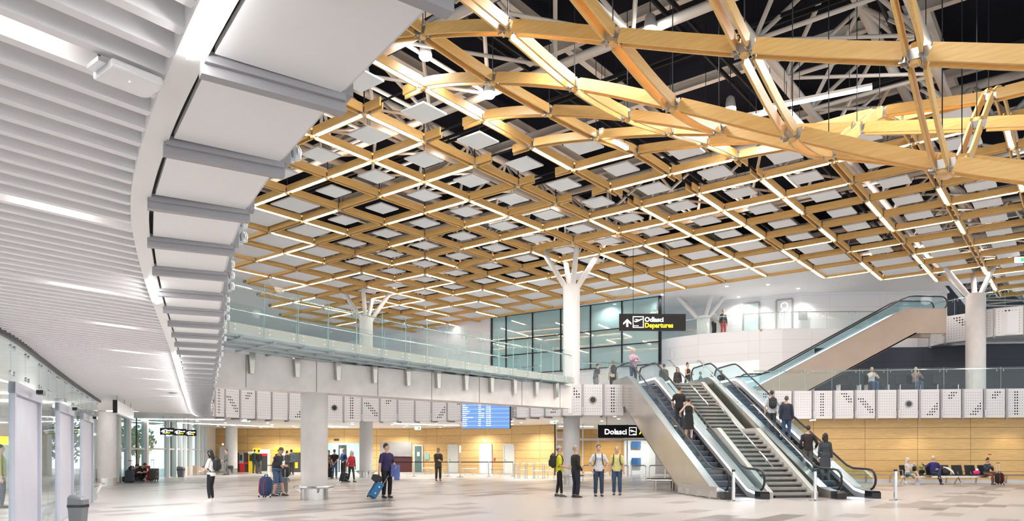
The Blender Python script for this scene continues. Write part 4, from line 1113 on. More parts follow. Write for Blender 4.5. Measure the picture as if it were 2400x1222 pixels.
for q in (.3, 2.1): MB().tube([a+ux*q-n_*.09+V(0, 0, H), a+ux*q-n_*.09+V(0, 0, H+.9)], .03, 8).build('suspension_rod', 'grey_frame', t)
MB().bar(a+ux*.2-n_*.09+V(0, 0, H+.9), a+ux*2.3-n_*.09+V(0, 0, H+.9), .08, .06).build('mounting_bar', 'grey_frame', t)
# small green exit signs
for k, (u, v, d, lab, w_) in enumerate([(1298, 994, 42., 'near the timber wall left of the white tree column', .34), (398, 1023, 43.5, 'under the transport signs at the left', .3), (1416, 1009 if False else 1015, 50, 'over the arrivals doorway', .5), (2386, 616, 36., 'hung high at the right edge under the lattice', .55), (577, 989, 42, 'hung below the low ceiling left of the concrete column', .42), (980, 1008, 47, 'hung below the low ceiling near the shutter', .4)]):
    a = P(u-8, v, d); t = thing('exit_sign', f'small white and green exit sign {lab}', 'sign', a, 0, 'exit signs')
    MB().box(a+V(w_/2, 0, w_*.25), (w_, .04, w_*.5)).build('sign_box', 'exit_white', t)
    MB().box(a+V(w_*.7, -.025, w_*.25), (w_*.35, .005, w_*.32)).build('arrow_field', 'sign_green', t)
    h_ = (ZC-a.z-w_*.5) if a.z < ZC else .8
    MB().tube([a+V(w_/2, 0, w_*.5), a+V(w_/2, 0, w_*.5+h_)], .012, 6).build('suspension_rod', 'grey_frame', t)
# ---------------------------------------------------------------- low ceiling lights at the back
k = 0
for gx in range(-9, 3):
    for gy_ in range(0, 7):
        p = V(gx*2.7+.6*(gy_ % 2), 38.2+gy_*2.75, ZC-.012)
        if p.y > 56.2 or p.y > 57.2-.86*max(0, p.x+6.9)-1 or p.x < -20.5+(-.1*(p.y-36)): continue
        inside = False
        q = [x for x in inner_s]
        # keep only points behind the fascia curve
        if p.x < -13.6 and p.y < 40: continue
        c = at_column(outer_s[70:], px(p)[0])
        if c and (p-c).length < 1.5 or (c and p.y < c.y+1.2): continue
        k += 1
        t = thing('downlight', f'round downlight in the low back ceiling, {nth(gy_+1)} row, {nth(gx+10)} from the left', 'light', p, 0, 'downlights in the low back ceiling')
        kid('lens', bpy.data.meshes.get('dl_lens') or MB().lathe([(.085, -.004), (.085, .004)], n=16).mesh('dl_lens', 'downlight'), t); kid('rim', bpy.data.meshes.get('dl_rim') or MB().lathe([(.085, -.006), (.115, -.006), (.115, .006), (.085, .006)], n=16, caps=False).mesh('dl_rim', 'white_paint'), t)
def lamp(loc, w_, kind='SPOT', col=(1, .95, .88), size=.12, ang=150, name='lamp_light', rot=None):
    l = bpy.data.lights.new(name, kind); l.energy = w_; l.color = col
    if kind == 'SPOT': l.spot_size = R(ang); l.spot_blend = .6; l.shadow_soft_size = size
    elif kind == 'AREA': l.shape = 'DISK'; l.size = size
    else: l.shadow_soft_size = size
    o = bpy.data.objects.new(name, l); COL.objects.link(o); o.location = loc
    if rot: o.rotation_euler = rot
    return o
for (x, y) in [(-19, 47), (-16, 52), (-11.5, 47), (-11, 53), (-6, 49), (-5, 44.5), (0, 46.5), (1.5, 41.5), (5, 44), (9, 50), (5, 55), (2.5, 57), (7.5, 56.5), (-18, 55.3), (-13.5, 55.5), (-8.5, 55.5), (-3, 52), (1, 48.5)]: lamp((x, y, ZC-.05), 420)  # downlight spots, plus extra ones added to brighten timber walls and arrivals
for j, (u0, v0, u1, v1) in enumerate([(303, 983, 525, 984.5), (310, 988, 640, 1001), (925, 994, 1075, 998), (250, 964, 420, 966), (770, 1000, 815, 1002), (1310, 1000, 1390, 1001)]):
    p, q = Pz(u0, v0, ZC-.02), Pz(u1, v1, ZC-.02)
    tag(MB().bar(p, q, .10, .02).build('strip_lamp', 'led_cool'), f'long linear lamp in the low back ceiling, {nth(j+1)} of the set from the left', 'lamp', 'linear lamps in the low back ceiling')
# ---------------------------------------------------------------- barriers, bollards, bins, rails
def bollard(u, v, h, label):
    p = Pz(u, v, 0); t = thing('bollard', label, 'bollard', p, 0, 'polished bollards before the escalators')
    MB().lathe([(.055, .03), (.055, h-.02)], p, 20).build('post', 'chrome', t, smooth=True)
    MB().lathe([(.20, 0), (.20, .015), (.10, .035), (.06, .05)], p, 28).build('base_disc', 'steel', t, smooth=True)
    MB().lathe([(.058, h-.06), (.058, h), (.05, h+.005)], p, 20).build('cap', 'black_gloss', t, smooth=True)
    return t
bollard(1719, 1176, 1.0, 'polished bollard in front of the left escalator'); bollard(1910, 1175, 1.0, 'polished bollard in front of the right escalator'); bollard(2099, 1174, 1.0, 'polished bollard standing alone right of the escalators')
prev = None; plist = []
for k, u in enumerate((887, 970, 1050.5, 1145, 1203)):
    p = Pz(u, 1118, 0); plist.append(p)
    t = thing('belt_post', f'silver belt barrier post, {nth(k+1)} of the row before the back wall', 'barrier post', p, 0, 'belt barrier posts at the back')
    MB().lathe([(.04, .02), (.04, .98)], p, 12).build('post', 'chrome', t, smooth=True); MB().lathe([(.17, 0), (.17, .02), (.05, .04)], p, 20).build('base_disc', 'steel', t, smooth=True)
for k, (a, b) in enumerate(zip(plist, plist[1:])):
    tag(MB().bar(V(a.x, a.y, .93), V(b.x, b.y, .93), .01, .055).build('barrier_belt', 'black_steel'), f'black barrier belt, {nth(k+1)} span between the silver posts', 'belt', 'black barrier belts')
p = Pz(1078.5, 1119, 0); t = thing('sign_post', 'tall thin post with a white notice among the belt barriers', 'post', p)
MB().lathe([(.035, .02), (.035, 1.95)], p, 12).build('post', 'steel', t, smooth=True); MB().lathe([(.22, 0), (.22, .02)], p, 20).build('base_disc', 'charcoal', t); MB().box(p+V(0, -.03, 1.75), (.12, .02, .45)).build('notice', 'white_gloss', t)
def hoop(u0, u1, v, h, label, g, r=.03):
    a, b = Pz(u0, v, 0), Pz(u1, v, 0); d = (b-a); L = d.length; d.normalize(); rr = min(.1, L*.3)
    t = thing('hoop_barrier', label, 'barrier', a, 0, g)
    path = [a, a+V(0, 0, h-rr)]+[a+d*(rr-rr*math.cos(q))+V(0, 0, h-rr+rr*math.sin(q)) for q in (.5, 1.0, 1.57)]
    path += [b-d*(rr-rr*math.cos(q))+V(0, 0, h-rr+rr*math.sin(q)) for q in (1.57, 1.0, .5)]+[b+V(0, 0, h-rr), b]
    MB().tube(path, r, 8).build('hoop', 'steel', t, smooth=True)
    for q in (a, b): MB().lathe([(.07, 0), (.07, .012)], q, 12).build('foot_plate', 'steel', t)
for k, (u0, u1) in enumerate([(1206, 1214), (1218, 1231), (1235, 1250), (1253, 1272), (1276, 1298)]): hoop(u0, u1, 1122, .88, f'steel hoop barrier, {nth(k+1)} in the row left of the yellow shirt man', 'hoop barriers left of the group')
for k, (u0, u1) in enumerate([(1366, 1434), (1438, 1473), (1480, 1514), (1522, 1558)]): hoop(u0, u1, 1130, .86, f'steel hoop barrier, {nth(k+1)} in the row behind the white T-shirt man', 'hoop barriers behind the group')
def crash_rail(p, q, label, g=None, z=.36, n=2, r=.035, off=V(0, 0, 0)):
    t = thing('crash_rail', label, 'rail', V(p.x, p.y, 0), 0, g)
    MB().tube([V(p.x, p.y, z), V(q.x, q.y, z)], r, 8).build('rail', 'steel', t, smooth=True)
    for k in range(n):
        c = p+(q-p)*((k+.5)/n); MB().bar(V(c.x, c.y, 0)+off, V(c.x, c.y, z), .05, .09).build('rail_foot', 'steel', t)
    return t
for k, (u0, v0, u1, v1) in enumerate([(40, 1243, 102, 1224), (108, 1224, 140, 1205), (165, 1197, 186, 1183), (212, 1172, 232, 1160), (218, 1150 if False else 1156, 246, 1157)]):
    crash_rail(Pz(u0, v0, 0), Pz(u1, v1, 0), f'low steel crash rail before the glass screen, {nth(k+1)} from the camera', 'crash rails before the glass screen', off=V(-.15, -.1, 0))
wr = [V(10.8, 38.5, 0), V(15.4, 37.95, 0), V(20, 37.2, 0), V(25.6, 36.5, 0), V(31, 36.0, 0)]
for k, (a, b) in enumerate(zip(wr, wr[1:])): crash_rail(a, b, f'long low steel rail along the right timber wall, {nth(k+1)} length from the escalators', 'rails along the right timber wall', .40, 4, off=V(0, .12, 0))
for k, (u0, u1, v) in enumerate([(990, 1016, 1112), (1030, 1046, 1113), (1080, 1118, 1114), (1150, 1180, 1117), (1206, 1235, 1118), (1250, 1295, 1120)]): crash_rail(Pz(u0, v, 0), Pz(u1, v, 0), f'low rail before the back timber wall, {nth(k+1)} from the left', 'rails before the back timber wall', .42)
crash_rail(Pz(1516, 1150, 0), Pz(1600, 1152, 0), 'double low steel rail left of the escalator foot, front bar', None, .42, 2); crash_rail(Pz(1515, 1146, 0), Pz(1592, 1146, 0), 'double low steel rail left of the escalator foot, rear bar', None, .42, 2)
def bin_(u, v, h, w_, label):
    p = Pz(u, v, 0); t = thing('litter_bin', label, 'bin', p)
    def ring(z, s, tilt=0): return [p+V(w_*s*cx, w_*s*.8*cy, z+tilt*cx) for cx, cy in ((-.5, -.42), (-.42, -.5), (.42, -.5), (.5, -.42), (.5, .42), (.42, .5), (-.42, .5), (-.5, .42))]
    MB().loft([ring(0, .78), ring(h*.6, .96), ring(h*.66, 1.0)]).build('body', 'bin_grey', t)
    MB().loft([ring(h*.66, 1.04), ring(h*.74, 1.05)]).build('liner', 'black_gloss', t)
    MB().loft([ring(h*.74, 1.02), ring(h*.92, 1.0, -.05), ring(h*.98, .8, -.06), ring(h, .5, -.05)]).build('lid', 'bin_grey', t)
bin_(183, 1242, .68, .31, 'dark grey litter bin nearest the camera before the sliding doors')
bin_(424, 1119, .66, .40, 'dark grey litter bin before the far left windows'); bin_(541, 1110, .62, .42, 'grey litter bin in front of the back left column')
# ---------------------------------------------------------------- things on the back timber wall
tw = [V(-23.4, 57.4, 0), V(-6.7, 57.2, 0), V(2.85, 49.0, 0)]
def on_wall(u0, u1, v0, v1, th=.04, lift=.02, z0=None):
    a, b = at_column(tw, u0), at_column(tw, u1); d = (b-a).normalized(); n_ = V(d.y, -d.x, 0)
    za = CZ+(HY-v1)/F*a.y if z0 is None else z0; zb = CZ+(HY-v0)/F*((a.y+b.y)/2)
    return [V(a.x, a.y, za)+n_*lift, V(b.x, b.y, za)+n_*lift, V(b.x, b.y, zb)+n_*lift, V(a.x, a.y, zb)+n_*lift], n_*th, d, n_
def wall_door(nn, u0, u1, v0, m, label, frame='light_grey'):
    q, e, d, n_ = on_wall(u0, u1, v0, 0, .05, .0, .02); t = bpy.data.objects.new(f'door_{nn}', None); COL.objects.link(t); t.location = q[0]; struct(t, label, 'door')
    leaf = MB().prism(q, e).build('door_leaf', m, t)
    W_ = .09; mb = MB(); z1 = q[2].z
    mb.bar(q[0]+n_*.03, V(q[0].x, q[0].y, z1)+n_*.03, W_, .1, up=n_); mb.bar(q[1]+n_*.03, V(q[1].x, q[1].y, z1)+n_*.03, W_, .1, up=n_); mb.bar(V(q[0].x, q[0].y, z1)+n_*.03, V(q[1].x, q[1].y, z1)+n_*.03, .1, W_)
    mb.build('door_frame', frame, t)
    h = q[0]+(q[1]-q[0])*.12+n_*.09; MB().bar(V(h.x, h.y, 1.0), V(h.x, h.y, 1.0)+d*.14, .03, .03).build('door_handle', 'chrome', leaf)
wall_door(10, 971, 990, 1045, 'door_glass_green', 'dark green glass door with a white plate in the back timber wall')
wall_door(11, 1052, 1073, 1044, 'door_frost', 'frosted glass door behind the belt barriers'); wall_door(12, 1126, 1153, 1042, 'door_white', 'white door under a small lit sign in the back timber wall')
wall_door(13, 1182, 1205, 1043, 'door_frost', 'frosted glass door nearest the hoop barriers'); wall_door(14, 516, 529, 1048, 'door_white', 'white door beside the back left column')
q, e, d, n_ = on_wall(893, 965, 1037, 1103, .06, 0, .02); t = thing('roller_shutter', 'closed metal roller shutter over a dark red counter', 'shutter', q[0])
MB().prism([q[0]+V(0, 0, 1.25), q[1]+V(0, 0, 1.25), q[2], q[3]], e).build('shutter', 'shutter_metal', t); MB().prism([q[0], q[1], q[1]+V(0, 0, 1.2), q[0]+V(0, 0, 1.2)], e*1.4).build('counter', 'dark_red', t); MB().bar(q[0]+V(0, 0, 1.23)+e, q[1]+V(0, 0, 1.23)+e, .25, .04).build('counter_top', 'chrome', t)
for k in range(16):
    z = 1.32+k*.105
    if z < q[2].z-q[0].z: MB().bar(q[0]+V(0, 0, z)+e, q[1]+V(0, 0, z)+e, .03, .02).build('slat', 'shutter_metal', t)
q, e, d, n_ = on_wall(764, 842, 1039, 1105, .05, 0, .02); t = thing('shop_front', 'glazed shop front with a dark doorway behind the waiting group', 'shop front', q[0])
L = (q[1]-q[0]).length; H = q[2].z
MB().prism(q, e*.3).build('backing', 'poster_pale', t)
MB().prism([q[0]+d*L*.38, q[0]+d*L*.62, q[0]+d*L*.62+V(0, 0, H*.92), q[0]+d*L*.38+V(0, 0, H*.92)], e*.8).build('doorway', 'charcoal', t); MB().prism([q[0]+d*L*.42, q[0]+d*L*.50, q[0]+d*L*.50+V(0, 0, H*.8), q[0]+d*L*.42+V(0, 0, H*.8)], e*1.1).build('door_leaf', 'light_grey', t)
MB().prism([x+e for x in q], e*.4).build('glazing', 'glass_door', t)
for u0, u1, v0, v1, m, nm, lab in [(996, 1007, 1064, 1078, 'green_poster', 'notice', 'small green notice right of the green door'), (978, 984, 1060, 1070, 'white_gloss', 'notice', 'white plate on the dark green glass door'), (1134, 1142, 1031, 1037, 'sign_white', 'lit_sign', 'small lit sign above the white door'), (1158, 1161, 1074, 1081, 'red_gloss', 'fire_alarm', 'tiny red call point right of the white door'), (521, 524, 1040, 1044, 'sign_white', 'lit_sign', 'small lit sign above the white door by the back left column'), (783, 795, 1029, 1034, 'charcoal', 'wall_lettering', 'small dark lettering above the shop front')]:
    q, e, d, n_ = on_wall(u0, u1, v0, v1, .03, .06 if nm == 'notice' and u0 < 990 else .01); tag(MB().prism(q, e).build(nm, m), lab, nm.replace('_', ' '))
# cash machines and kiosks
def kiosk(u0, u1, v0, cat, label, parts):
    q, e, d, n_ = on_wall(u0, u1, v0, 0, .55, .02, 0); L = (q[1]-q[0]).length; H = q[2].z; t = thing(cat.replace(' ', '_'), label, cat, q[0])
    for nm, x0, x1, z0, z1, dep, m in parts:
        a = q[0]+d*L*x0; b = q[0]+d*L*x1
        MB().prism([V(a.x, a.y, z0*H), V(b.x, b.y, z0*H), V(b.x, b.y, z1*H), V(a.x, a.y, z1*H)], n_*dep).build(nm, m, t)
kiosk(557, 587, 1062, 'kiosk', 'dark brown machine wall with red band behind the back left column', [('body', 0, 1, .0, 1, .4, 'charcoal'), ('red_band', 0, 1, .42, .52, .42, 'red_gloss'), ('display', .34, .62, .45, 1, .55, 'grey_frame'), ('screen', .38, .58, .6, .9, .57, 'black_gloss'), ('red_base', .38, .7, .02, .45, .6, 'red_gloss'), ('small_logo', .12, .18, .84, .88, .42, 'red_gloss'), ('small_logo', .78, .84, .84, .88, .42, 'red_gloss')])
kiosk(588, 605, 1060, 'cash machine', 'yellow cash machine with two people in front of it', [('body', 0, 1, 0, 1, .5, 'yellow_gloss'), ('screen', .15, .85, .55, .85, .52, 'dark_void'), ('header', 0, 1, .92, 1.02, .6, 'white_gloss')])
kiosk(596, 611, 1052, 'lit sign', 'yellow lit sign above the yellow cash machine', [('panel', 0, 1, .78, 1, .25, 'sign_yellow')])
kiosk(614, 634, 1054, 'cash machine', 'red and white cash machine behind the leaning man', [('body', 0, 1, 0, .82, .45, 'white_gloss'), ('front', .12, .88, .05, .72, .48, 'charcoal'), ('header', 0, 1, .82, 1, .5, 'white_gloss'), ('red_header', .1, .9, .70, .82, .52, 'red_gloss')])
kiosk(647, 662, 1052, 'lit sign', 'yellow lit sign right of the red and white cash machine', [('panel', 0, 1, .78, 1, .25, 'sign_yellow')])
kiosk(660, 673, 1061, 'cash machine', 'grey cash machine with a green lit slot', [('body', 0, 1, 0, 1, .5, 'light_grey'), ('screen', .2, .8, .55, .85, .52, 'dark_void'), ('card_slot', .4, .6, .45, .52, .53, 'sign_green')])
kiosk(685, 706, 1061, 'cash machine', 'dark cash machine half hidden by the big concrete column', [('body', 0, 1, 0, 1, .4, 'charcoal'), ('yellow_panel', .5, .8, .2, .5, .42, 'yellow_gloss'), ('header', .3, .9, 1.0, 1.12, .3, 'sign_yellow')])
# ---------------------------------------------------------------- arrivals doorway
for k, (u0, u1) in enumerate([(1304, 1366), (1366, 1402), (1402, 1470), (1470, 1540)]):
    a, b = V((u0-CX)/F*48, 48, 0), V((u1-CX)/F*48, 48, 0)
    o = MB().prism([a+V(.03, 0, 0), b-V(.03, 0, 0), b+V(-.03, 0, ZC), a+V(.03, 0, ZC)], (0, .03, 0)).build(f'window_{80+k}', 'glass_clear'); struct(o)
    MB().box((a.x, 48, ZC/2), (.07, .09, ZC)).build('window_mullion', 'light_grey', o); MB().bar(V(a.x, 47.97, 2.4), V(b.x, 47.97, 2.4), .1, .14).build('window_transom', 'light_grey', o)
for k, (u, v0, v1) in enumerate([(1491, 1035, 1051), (1491, 1074, 1094)]): tag(MB().box((P(u, 0, 52).x, 52, CZ+(HY-(v0+v1)/2)/F*52), (.66, .05, (v1-v0)/F*52)).build('poster', 'blue_poster'), f'{["upper", "lower"][k]} dark blue poster beyond the arrivals glass', 'poster')
tag(MB().box((P(1500, 0, 52.2).x, 52.2, 1.35), (2.2, .04, 2.7)).build('display_wall', 'white_gloss'), 'white display wall behind the blue posters beyond the arrivals glass', 'display wall')
# ---------------------------------------------------------------- wall fittings
tag(MB().box(P(1574, 829, 46.2), (.12, .12, .55), R(20)).build('wall_speaker', 'light_grey'), 'slim grey loudspeaker on the white parapet wall', 'speaker')
tag(MB().box(P(1882, 740, 44.6), (.55, .03, .55)).build('wall_map', 'grey_frame'), 'square grey map board right of the restroom door', 'board')
for nn, u, w_, lab, sgn in [(20, 1761, 1.0, 'pale grey door behind the upper parapet', False), (21, 1839, .95, 'restroom door with a white figure symbol', True)]:
    p = at_column([V(9.6, 51, 0), V(13.75, 47.4, 0), V(17.9, 44.9, 0)], u); d = V(.855, -.52, 0); n_ = V(d.y, -d.x, 0)
    t = bpy.data.objects.new(f'door_{nn}', None); COL.objects.link(t); t.location = (p.x, p.y, ZU); struct(t, lab, 'door')
    a, b = p-d*w_/2+n_*.02, p+d*w_/2+n_*.02
    MB().prism([V(a.x, a.y, ZU), V(b.x, b.y, ZU), V(b.x, b.y, ZU+2.15), V(a.x, a.y, ZU+2.15)], n_*.05).build('door_leaf', 'poster_pale' if not sgn else 'light_grey', t)
    mb = MB()
    for q in (a, b): mb.bar(V(q.x, q.y, ZU)+n_*.04, V(q.x, q.y, ZU+2.2)+n_*.04, .1, .1, up=n_)
    mb.bar(V(a.x, a.y, ZU+2.2)+n_*.04, V(b.x, b.y, ZU+2.2)+n_*.04, .1, .1); mb.build('door_frame', 'grey_frame', t)
    if sgn:
        c = V(p.x, p.y, ZU)+n_*.09
        MB().tube([c+d*.2*math.cos(q*.524)+V(0, 0, 1.8+.2*math.sin(q*.524)) for q in range(12)], .02, 6, closed=True).build('symbol', 'sign_white', t)
        MB().tube([c-d*.28+V(0, 0, .9), c-d*.28+V(0, 0, 1.4), c-d*.14+V(0, 0, 1.5), c+d*.14+V(0, 0, 1.5), c+d*.28+V(0, 0, 1.4), c+d*.28+V(0, 0, .9)], .02, 6).build('symbol', 'sign_white', t)
        for q in (-.1, .1): MB().tube([c+d*q+V(0, 0, .3), c+d*q+V(0, 0, 1.45)], .02, 6).build('symbol', 'sign_white', t)
lamp((15.6, 45.6, ZG-.2), 45, ang=110); lamp((18.0, 44.3, ZG-.2), 45, ang=110)
tag(MB().lathe([(.08, 0), (.08, .05)], P(2320, 1067, 36.3), 12).xf(Matrix.Identity(4)).build('fire_alarm', 'red_gloss'), 'small red alarm on the right timber wall above the seated girl', 'fire alarm')
for k, (u, v) in enumerate([(1703, 672), (1731, 697), (1800, 668), (1871, 677), (1420, 706), (1552, 692), (1318, 725), (1262, 738), (1128, 754), (1016, 790), (970, 802)]):
    p = Pz(u, v, ZG-.012); o = MB().lathe([(.09, -.004), (.09, .004)], p, 16).build('downlight', 'downlight'); lamp(p-V(0, 0, .06), 130, ang=150); tag(o, f'round downlight in the white upper ceiling, {nth(k+1)} of the scattered set', 'light', 'downlights in the white upper ceiling')
# wall washer with a glow on the right timber wall
tag(MB().bar(P(1898, 986, 36.8), P(1912, 984.5, 36.7), .08, .04).build('wall_washer', 'led'), 'short warm lamp under the fascia lighting the right timber wall', 'lamp')
for x_ in (-6, 1, 9, 17, 26):
    for y_ in (5, 15, 24, 32):
        if x_ > -4 or y_ > 16: lamp((x_, y_, 11.1), 470, ang=165, size=.3, name='lattice_fill')  # grid of fill spots added under the lattice to brighten the floor
lamp((15.25, 37.55, 3.15), 55, col=(1, .72, .35), ang=120); lamp((20.5, 36.6, 3.2), 45, col=(1, .85, .6), ang=110); lamp((25, 36.1, 3.2), 45, col=(1, .85, .6), ang=110)
# ---------------------------------------------------------------- bench of seats
bx0, by = 19.25, 35.4
t = thing('bench', 'row of seven black airport seats on a steel beam by the right timber wall', 'bench', V(bx0+2.1, by, 0))
MB().bar(V(bx0-.35, by, .36), V(bx0+4.45, by, .36), .07, .08).build('beam', 'steel', t)
for q in (-.2, 2.45):
    c = V(bx0+q, by, 0)
    for s in (-1, 1): MB().tube([c+V(0, 0, .36), c+V(0, .27*s, .02), c+V(0, .33*s, .02)], .022, 8).build('leg', 'steel', t, smooth=True)
SEATX = [bx0+.64*k for k in range(7)]
for k, x in enumerate(SEATX):
    bevel(MB().prism([(x-.27, by-.28, .43), (x+.27, by-.28, .43), (x+.27, by+.20, .41), (x-.27, by+.20, .41)], (0, 0, .05)).build('seat', 'leather_black', t), .015)
    bevel(MB().prism([(x-.26, by+.19, .46), (x+.26, by+.19, .46), (x+.25, by+.31, .92), (x-.25, by+.31, .92)], (0, .045, .01)).build('backrest', 'leather_black', t), .015)
    MB().bar(V(x, by+.1, .37), V(x, by+.24, .60), .05, .03).build('seat_bracket', 'steel', t)
MB().tube([(bx0-.36, by+.25, .42), (bx0-.36, by+.20, .68), (bx0-.36, by-.22, .68), (bx0-.36, by-.26, .40)], .02, 8).build('armrest', 'steel', t, smooth=True)
# seats on the mezzanine
for k, x in enumerate((18.0, 19.5, 21.2, 23.2)):
    c = V(x, 38.9, ZM); t = thing('seat_row', f'dark seat behind the mezzanine glass, {nth(k+1)} from the upper escalator', 'seat', c, 0, 'dark seats behind the mezzanine glass')
    for q in (-.32, .32):
        MB().box(c+V(q, 0, .44), (.54, .48, .06)).build('seat', 'leather_black', t); MB().box(c+V(q, .26, .70), (.52, .06, .46)).build('backrest', 'leather_black', t)
    for q in (-.55, .55): MB().box(c+V(q, 0, .21), (.05, .4, .42)).build('leg', 'steel', t)
# wireless access point under the slats, with its cable
c = Pz(304, 196, ZS-.06)
t = thing('access_point', 'white wireless access point hung under the ceiling slats', 'access point', c)
rp = Matrix.Rotation(math.atan2(RV.y, RV.x), 4, 'Z')
mb = MB().prism([(-.12, -.10, 0), (.10, -.10, 0), (.125, -.075, 0), (.125, .075, 0), (.10, .10, 0), (-.12, .10, 0)], (0, 0, .04)).xf(rp); mb.v = [p+c for p in mb.v]; bevel(mb.build('housing', 'white_gloss', t), .012, 3)
MB().ball(c+V(.01, -.02, -.001), .004, 4).build('status_light', 'sign_white', t)
MB().tube([c+RV*-.115+V(0, 0, .03), c+RV*-.145+V(.01, 0, .08), c+RV*-.17+V(0, 0, .2)], .006, 6).build('cable', 'rubber', t, smooth=True)
mb = MB().box((-.135, 0, .03), (.05, .12, .02)).xf(rp); mb.v = [p+c for p in mb.v]; mb.build('mounting_plate', 'zinc', t)
tag(MB().ball(Pz(405, 918, ZC-.1), .12, 8, sq=(1.6, .8, .6)).build('camera_housing', 'grey_frame', smooth=True), 'small grey camera under the low ceiling left of the light strip', 'camera')

for (u, v) in [(60, 62), (140, 492), (198, 676), (278, 765), (316, 825), (345, 864), (366, 891), (386, 914), (402, 930)]:
    p = Pz(u, v, ZS); lamp((p.x, p.y, ZS-.06), 185, ang=150, col=(1, .97, .95), size=.2)
# beyond the glass screen
for k, (x, y) in enumerate([(-12, 9), (-14.5, 15), (-17.5, 22), (-15, 5)]):
    lamp((x, y, ZC-.1), 600, ang=155, col=(1, .98, .96), size=.25)
    tag(MB().bar(V(x-3.2, y-.4, ZC-.03), V(x+2.2, y+1.2, ZC-.03), .10, .03).build('strip_lamp', 'led_cool'), f'linear ceiling lamp seen through the glass screen, {nth(k+1)} from the camera', 'lamp', 'linear lamps beyond the glass screen')
t = thing('luggage_trolley', 'tall trolley stacked with dark bags beyond the glass screen', 'trolley', V(-16.2, 21.5, 0))
MB().box((-16.2, 21.5, .16), (1.4, .8, .12)).build('platform', 'steel', t)
for k, z in enumerate((.45, .85, 1.25, 1.62)): bevel(MB().box((-16.2+.04*(k % 2), 21.5, z), (1.25, .7, .36)).build('bag', ['charcoal', 'navy_panels', 'charcoal', 'dark_red'][k], t), .08, 3)
for q in (-.55, .55):
    for r_ in (-.3, .3): MB().tube([(-16.2+q-.02, 21.5+r_, .07), (-16.2+q+.02, 21.5+r_, .07)], .07, 10).build('wheel', 'rubber', t)
tag(MB().box((-17.6, 22.9+1.6, 1.95), (1.1, .06, .28), R(35)).build('lit_sign', 'sign_yellow'), 'yellow lit sign beyond the glass screen', 'lit sign')

for (u, v) in [(997, 131), (1147, 222), (1524, 72), (1712, 258), (2170, 120)]:
    p = Pz(u, v, 12.0); lamp((p.x, p.y, 11.8), 420, 'SPOT', col=(1, .97, .92), ang=165, size=.17, name='pendant_light')

for (x, y) in [(-11, 8), (-13.5, 14), (-16.5, 20), (-18, 27)]: lamp((x, y, 3.0), 110, 'POINT', size=.3, name='room_fill')  # points without fixtures, added to brighten the room behind the glass
lamp((12, 48.5, 6.6), 130, 'POINT', size=.3, name='corridor_fill'); lamp((16, 48, 6.6), 130, 'POINT', size=.3, name='corridor_fill')  # added fill points that lift the dark mezzanine corridor
# ---------------------------------------------------------------- people
PM = {}
def cloth(col, rough=.85):
    key = tuple(round(c, 3) for c in col)
    if key not in PM: PM[key] = mat(f'cloth_{len(PM)}', col, rough, noise=.12, nscale=14)
    return PM[key]
SKIN = [(.62, .38, .27), (.50, .29, .20), (.70, .46, .35)]
def skin_m(k): return cloth(SKIN[k], .55)
mat('eye_dark', (.02, .015, .012), .2); mat('lip', (.42, .16, .13), .5)
def remesh(mb, name, mats, vox, parent, paint=None):
    me = mb.mesh(name, mats); o = bpy.data.objects.new(name, me); COL.objects.link(o)
    m = o.modifiers.new('r', 'REMESH'); m.mode = 'VOXEL'; m.voxel_size = vox; m.use_smooth_shade = True
    m = o.modifiers.new('s', 'SMOOTH'); m.iterations = 2; m.factor = .5
    dg = bpy.context.evaluated_depsgraph_get(); new = bpy.data.meshes.new_from_object(o.evaluated_get(dg))
    o.modifiers.clear(); o.data = new; bpy.data.meshes.remove(me); new.name = name
    new.materials.clear()
    for k in (mats if isinstance(mats, list) else [mats]): new.materials.append(M[k] if isinstance(k, str) else k)
    mi = [0]*len(new.polygons)
    if paint:
        for p in new.polygons: mi[p.index] = paint(p.center)
    new.polygons.foreach_set('material_index', mi)
    new.polygons.foreach_set('use_smooth', [True]*len(new.polygons))
    o.parent = parent
    return o
def ik(a, b, l1, l2, pole):
    d = b-a; D = min(d.length, (l1+l2)*.999); d.normalize()
    x = (l1*l1-l2*l2+D*D)/(2*D); h = math.sqrt(max(0, l1*l1-x*x))
    p = Vector(pole); p = p-d*p.dot(d); p.normalize()
    return a+d*x+p*h, a+d*D
def ell(c, rx_, ry_, n=16, tilt=0.):
    return [c+V(rx_*math.cos(2*math.pi*j/n), ry_*math.sin(2*math.pi*j/n), -math.sin(2*math.pi*j/n)*ry_*tilt) for j in range(n)]
